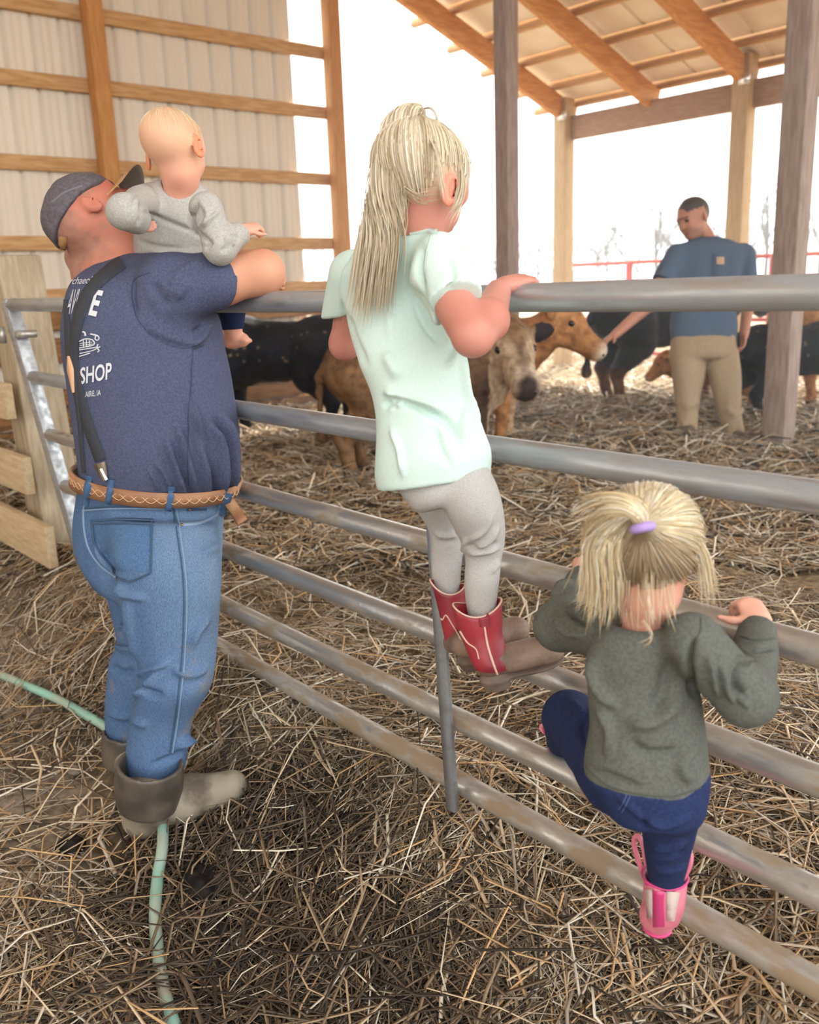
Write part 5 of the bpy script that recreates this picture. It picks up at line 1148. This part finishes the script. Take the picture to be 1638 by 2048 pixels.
def t_col(V, N):
    c = mottled('#e3ae98', '#d89c86', 12)(V, N); q = V-thc; h = np.stack([q@TR_, q@TF_, q@TU_], 1)/thh; hn = np.linalg.norm(h, axis=1)
    hr = np.clip((h[:, 2]+.22)*7, 0, 1)*np.clip((.25-h[:, 1])*7, 0, 1)*(hn < .8); ear = (np.abs(h[:, 0]) > .35) & (h[:, 2] < .12) & (h[:, 1] < .08); hr = np.where(ear, 0, hr)[:, None]
    c = c*(1-hr)+np.array(lin('#a98d70'))*hr; return np.where((ear & (hn < .6))[:, None], np.array(lin('#e08a62')), c)
skin('body', tbd, .004, SKIN, tod, t_col, 1)
OLV = cloth('sweat_olive', '#65675f', '#585a54', 200, .2, 420)
tsw = U(.02, tt0, half(chain([tls, tle, tlw], [.041, .037, .029]), tlw, tlw-tle, .003), half(chain([trs, tre, trw], [.040, .036, .028]), aty(1520, 1264, 1.22), trw-tre, .003))
tsw = half(tsw, aty(1290, 1562, 1.01), nrm(-ZZ*1.0-.10*HF-.08*HR), .003)
tsw = cut(tsw, cone(aty(1293, 1190, 1.02), aty(1295, 1232, 1.02), .05, .046), .006)
tf = [([(1390, 1270), (1378, 1330), (1390, 1400)], 7, -.010), ([(1410, 1300), (1425, 1350), (1440, 1400)], 5, .006), ([(1440, 1320), (1450, 1370), (1470, 1410)], 5, .006), ([(1480, 1330), (1472, 1370), (1490, 1400)], 6, -.010), ([(1470, 1315), (1500, 1330)], 5, .007), ([(1500, 1350), (1480, 1390), (1500, 1420)], 5, .005), ([(1180, 1300), (1200, 1380), (1240, 1420)], 10, .006), ([(1250, 1450), (1310, 1440), (1370, 1390)], 16, .006), ([(1190, 1400), (1220, 1460), (1210, 1520)], 10, .006),
      ([(1175, 1540), (1230, 1560), (1290, 1580)], 8, -.005), ([(1400, 1480), (1360, 1530), (1385, 1570)], 10, .006), ([(1110, 1220), (1130, 1260), (1170, 1275)], 5, .006), ([(1130, 1210), (1150, 1240), (1185, 1255)], 5, -.006), ([(1100, 1200), (1115, 1175), (1150, 1160)], 5, .005), ([(1340, 1300), (1330, 1380), (1300, 1450)], 18, -.005), ([(1250, 1480), (1300, 1510), (1380, 1500)], 12, -.005), ([(1485, 1290), (1520, 1300), (1555, 1295)], 4, -.004)]
TSW = skin('sweatshirt', tsw, .0042, OLV, tod, None, 2, lambda V, F: creases(V, F, tf, .0028, 12, 0, 1.5))
ttr = bvh(TSW)
ribbon('shoulder_seam', ttr, [(1402, 1235), (1400, 1265), (1385, 1290), (1376, 1320)], 2.5, mat('olive_seam', '#4a4e46', .9), TSW, 20, .0005, .0008)
ribbon('hem_band', ttr, [(1172, 1535), (1215, 1570), (1280, 1588), (1345, 1592), (1400, 1575)], 3, MATS['olive_seam'], TSW, 30, .0004, .0008)
ribbon('cuff_seam', ttr, [(1480, 1272), (1515, 1282), (1556, 1276)], 2.5, MATS['olive_seam'], TSW, 14, .0005, .0008)
ribbon('collar', ttr, [(1248, 1240), (1270, 1250), (1300, 1254), (1335, 1248), (1352, 1238)], 8, OLV, TSW, 20, .002, .002)
NVY = cloth('trousers_navy', '#2b365a', '#232d4e', 200, .15, 450)
tpt = U(.025, half(tt0, aty(1290, 1540, 1.01), ZZ, .003), tRl, chain([aty(1245, 1555, 1.04), aty(1140, 1436, 1.19), aty(1128, 1480, 1.30)], [.062, .046, .036]))
tpt = half(tpt, aty(1335, 1790, 1.12), -ZZ, .003)
pf = [([(1290, 1640), (1330, 1650), (1390, 1630)], 6, .006), ([(1292, 1690), (1335, 1695), (1378, 1680)], 5, .006), ([(1296, 1710), (1340, 1712), (1374, 1702)], 5, -.006), ([(1300, 1735), (1340, 1738), (1372, 1728)], 5, .005), ([(1180, 1420), (1160, 1450), (1172, 1500)], 7, -.006), ([(1140, 1400), (1170, 1430)], 6, .005), ([(1285, 1640), (1290, 1660)], 5, -.008), ([(1230, 1590), (1270, 1620), (1285, 1640)], 6, .004)]
TPT = skin('trousers', tpt, .0042, NVY, tod, None, 1, lambda V, F: creases(V, F, pf, .002, 14))
tpv = bvh(TPT)
ribbon('pocket_stitching', tpv, [(1262, 1588), (1252, 1610), (1244, 1624)], 1.5, mat('navy_stitch', '#56618a', .9), TPT, 10, .0005, .0006)
ribbon('pocket_stitching', tpv, [(1255, 1586), (1246, 1606), (1238, 1618)], 1.5, MATS['navy_stitch'], TPT, 10, .0005, .0006)
# pink rain boots
PINK = mat('rain_boot_pink', '#e58a9c', .35, col2='#d97488', nscale=14, bump=.03); MAG = mat('rain_boot_magenta', '#d0427a', .35); PALE = mat('rain_boot_print', '#d9c6bd', .4, col2='#b58f98', nscale=30, nlo=.45, nhi=.6)
def rain_boot(rws, Yc, heel, toe, q=.95):
    st = rows(rws, Yc, q); n = 36; D = spline(np.array([[*p, a, b] for p, a, b in st]), 12); V = []; F = []
    for side in (0, 1):
        for j, d in enumerate(D if not side else D[:8]):
            for k in range(n):
                t = 2*math.pi*k/n; rr = -.003 if side else 0; V.append(d[:3]+HR*math.cos(t)*(d[3]+rr)+HF*math.sin(t)*(d[4]+rr))
    m0 = 12*n
    for j in range(11):
        for k in range(n): a = j*n+k; b = j*n+(k+1) % n; F.append((a, a+n, b+n, b))
    for j in range(7):
        for k in range(n): a = m0+j*n+k; b = m0+j*n+(k+1) % n; F.append((a, b, b+n, a+n))
    for k in range(n): a = k; b = (k+1) % n; F.append((a, b, m0+b, m0+a))
    o = part('boot_shaft', np.array(V), np.array(F), PINK, tod); fix_normals(o)
    rim = np.array(V[:n]+V[:1]); MB().tube(rim, .0025, 6, False).build('boot_rim', MAG, o, True)
    fd = nrm(toe-heel); sd = nrm(np.cross(fd, ZZ)); up = np.cross(sd, fd); A = (sd, fd, up); L = np.linalg.norm(toe-heel); e = D[-1]
    ft = U(.014, cone(e[:3]+ZZ*.015, heel+fd*.022+up*.028, e[3]*.98, .027), cone(heel+fd*.022+up*.026, heel+fd*(L-.03)+up*.024, .027, .026))
    ft = half(ft, heel, -up, .003)
    FO = skin('boot_foot', ft, .0034, PINK, tod, None, 1)
    sl = half(half(grow(cone(heel+fd*.022+up*.02, heel+fd*(L-.03)+up*.02, .028, .027), .002), heel+up*.008, up, .002), heel-up*.004, -up, .002); skin('boot_sole', sl, .0034, MAG, tod, None, 1)
    return o, FO
hb = aty(1322, 1866, 1.15); hb[2] = .371
RB, RF = rain_boot([(1752, 1286, 1374, 1.115), (1785, 1291, 1371, 1.12), (1815, 1294, 1367, 1.13), (1838, 1294, 1358, 1.14)], 1.12, hb+np.array([0, -.012, 0]), hb+nrm(HF*.9+HR*.22)*.135)
rbt = bvh(RB, RF)
ribbon('boot_stripe', rbt, [(1319, 1762), (1317, 1805), (1318, 1852)], [24, 20, 22], MAG, RB, 10, .0012, .001); ribbon('boot_band', rbt, [(1292, 1764), (1325, 1770), (1366, 1762)], 9, MAG, RB, 14, .0014, .001)
ribbon('boot_print', rbt, [(1298, 1778), (1301, 1836)], [13, 10], PALE, RB, 8, .001, .0008); ribbon('boot_print', rbt, [(1346, 1782), (1341, 1840)], [26, 14], PALE, RB, 8, .001, .0008)
for pts in ([(1290, 1756), (1276, 1720), (1268, 1688), (1272, 1672), (1282, 1680), (1290, 1712), (1296, 1750)], [(1366, 1758), (1378, 1735), (1382, 1715), (1378, 1704), (1371, 1712), (1370, 1740)]):
    MB().tube(spline([aty(x, y, 1.115) for x, y in pts], 24), .0042, 8).build('boot_handle', PINK, RB, True)
# left boot, foot through the rails under the bent knee
sh = nrm(np.array(tLk[2])-np.array(tLk[1])); kb = aty(1126, 1470, 1.29)
LB, LF = rain_boot([(1462, 1088, 1164, 1.29), (1478, 1092, 1162, 1.31), (1494, 1098, 1160, 1.33), (1506, 1102, 1158, 1.345)], 1.31, aty(1130, 1530, 1.35), aty(1130, 1530, 1.35)+nrm([-.2, 1, .05])*.13)
MB().tube(spline([aty(x, y, 1.275) for x, y in ((1090, 1466), (1082, 1456), (1088, 1452), (1112, 1476), (1140, 1500))], 20), .004, 8).build('boot_handle', PINK, LB, True)
# hair
BLT_ = ('#e8dabb', '#dcc8a2', '#f2e9d4', '#cbb48c', '#e4d3ae')
tA = (TR_, TF_, TU_); tRr = thh*np.array([.325*1.1, .43*1.1, .375])+.005; tC = TQ(0, -.07, .12)
tie = aty(1283, 1046, .925); tl = np.array([(tie-tC)@a for a in tA])
nh = 2100; ds = rng.normal(0, 1, (nh*4, 3)); ds /= np.linalg.norm(ds, axis=1)[:, None]
ok = (ds[:, 2] > np.where(ds[:, 1] < -.1, -1.2, -.45)) & (ds[:, 1] < .75) & ~((np.abs(ds[:, 0]) > .72) & (ds[:, 2] < -.1) & (np.abs(ds[:, 1]) < .5)); ds = ds[ok][:nh]
cv = scalp(tC, tA, tRr, tl, ds, 11, 1.0); cv += rng.normal(0, .0013, (len(cv), 1, 3)); ex = max(0, np.linalg.norm(tie-tC)-np.linalg.norm(cv[0, -1]-tC))
cv[:, -3:] += nrm(tie-tC)*(np.array([.1, .4, 1.0])[:, None]*ex); bulge = np.sin(np.linspace(0, math.pi, 11))[None, :, None]*rng.uniform(0, .006, (len(cv), 1, 1)); cv += bulge*(cv-tC)/np.linalg.norm(cv-tC, axis=2)[..., None]
hcl = hair_cols(len(cv), BLT_); lowk = sstep(-.15, -.55, ds[:, 2])[:, None]*.75; hcl = hcl*(1-lowk)+np.array(lin('#9c8464'))*lowk
strands('hair', cv, .00062, hcl, HAIR, tod)
skin('hair_base', half(ell(tC, tRr-.002, tA), tC-1.02*tRr[2]*TU_, nrm(-TU_+.9*TF_), .01), .004, mat('hair_base2', '#b99a76', .6, col2='#a38462', nscale=40, stretch=(6, 6, 1)), tod, None, 1)
g2 = [tie, aty(1276, 1024, .92), aty(1262, 1014, .92), aty(1235, 1020, .92), aty(1212, 1060, .925), aty(1210, 1130, .93), aty(1205, 1190, .94), aty(1198, 1235, .95)]
pt = tuft(g2, 760, .008, .026, 20, .010, .45); t = np.linspace(0, 1, 20); pt += (np.linspace(-1, 1, len(pt))[:, None]*np.sin(np.clip(t*1.3, 0, 1)*math.pi*.5)[None]*.014)[..., None]*HR
fly = tuft([tie, aty(1262, 1010, .92), aty(1215, 1008, .92), aty(1175, 1030, .92), aty(1150, 1050, .925)], 90, .006, .026, 20, .006, .35)
strands('ponytail', np.concatenate([pt, fly]), .0009, hair_cols(len(pt)+len(fly), BLT_), HAIR, tod)
side = np.concatenate([tuft([aty(1360, 1050, 1.02), aty(1402, 1105, 1.03), aty(1414, 1165, 1.03), aty(1418, 1225, 1.03)], 80, .009, .011, 14, .004, .4), tuft([aty(1285, 1240, .945), aty(1305, 1275, .94), aty(1280, 1298, .94)], 5, .003, .004, 14, .003, .2),
                       tuft([aty(1225, 1150, .96), aty(1190, 1190, .97), aty(1160, 1215, .98)], 40, .014, .02, 14, .006, .5), tuft([tie+ZZ*.01, aty(1290, 1000, .92), aty(1300, 978, .92), aty(1328, 974, .92)], 6, .001, .003, 14, .002, .2)])
wsp = []
for i in range(46):
    xa = rng.uniform(1240, 1348); ya = rng.uniform(1120, 1190); ln = rng.uniform(30, 80)+(1190-ya); dx = rng.normal(4, 9); yy_ = .945+.0009*abs(xa-1294)
    wsp.append(spline([aty(xa, ya, yy_), aty(xa+dx*.3, ya+ln*.5, yy_-.006), aty(xa+dx, ya+ln, yy_-.008)], 14))
side = np.concatenate([side, np.array(wsp)])
strands('loose_hair', side, .00045, hair_cols(len(side), BLT_), HAIR, tod)
r0 = idir(-.2, -1, .1); x0 = nrm(np.cross(r0, ZZ)); y0 = np.cross(r0, x0)
MB().tube([tie-r0*.006+(x0*math.cos(a)+y0*math.sin(a))*.0105 for a in np.linspace(0, 2*math.pi, 24)], .0062, 8, False).build('hair_tie', mat('tie_lilac', '#a68cc8', .7), tod, True)

# ------------------------------------------------------------------ scattering volume added to stand in for glare over pen and yard
hz = bpy.data.materials.new('glare_veil'); hz.use_nodes = True; hz.node_tree.nodes.clear()
vo = hz.node_tree.nodes.new('ShaderNodeVolumeScatter'); vo.inputs['Density'].default_value = .018; vo.inputs['Anisotropy'].default_value = .3; vo.inputs['Color'].default_value = (1, .98, .95, 1)
om = hz.node_tree.nodes.new('ShaderNodeOutputMaterial'); hz.node_tree.links.new(vo.outputs[0], om.inputs['Volume'])
tag(MB().box((-12, 9.4, 3.2), (17, 6.4, 4.0)).build('glare_veil', hz, None), 'thin scattering veil added to imitate glare over the cattle pen and yard', 'glare_veil', kind='stuff')
SC.cycles.volume_bounces = 0
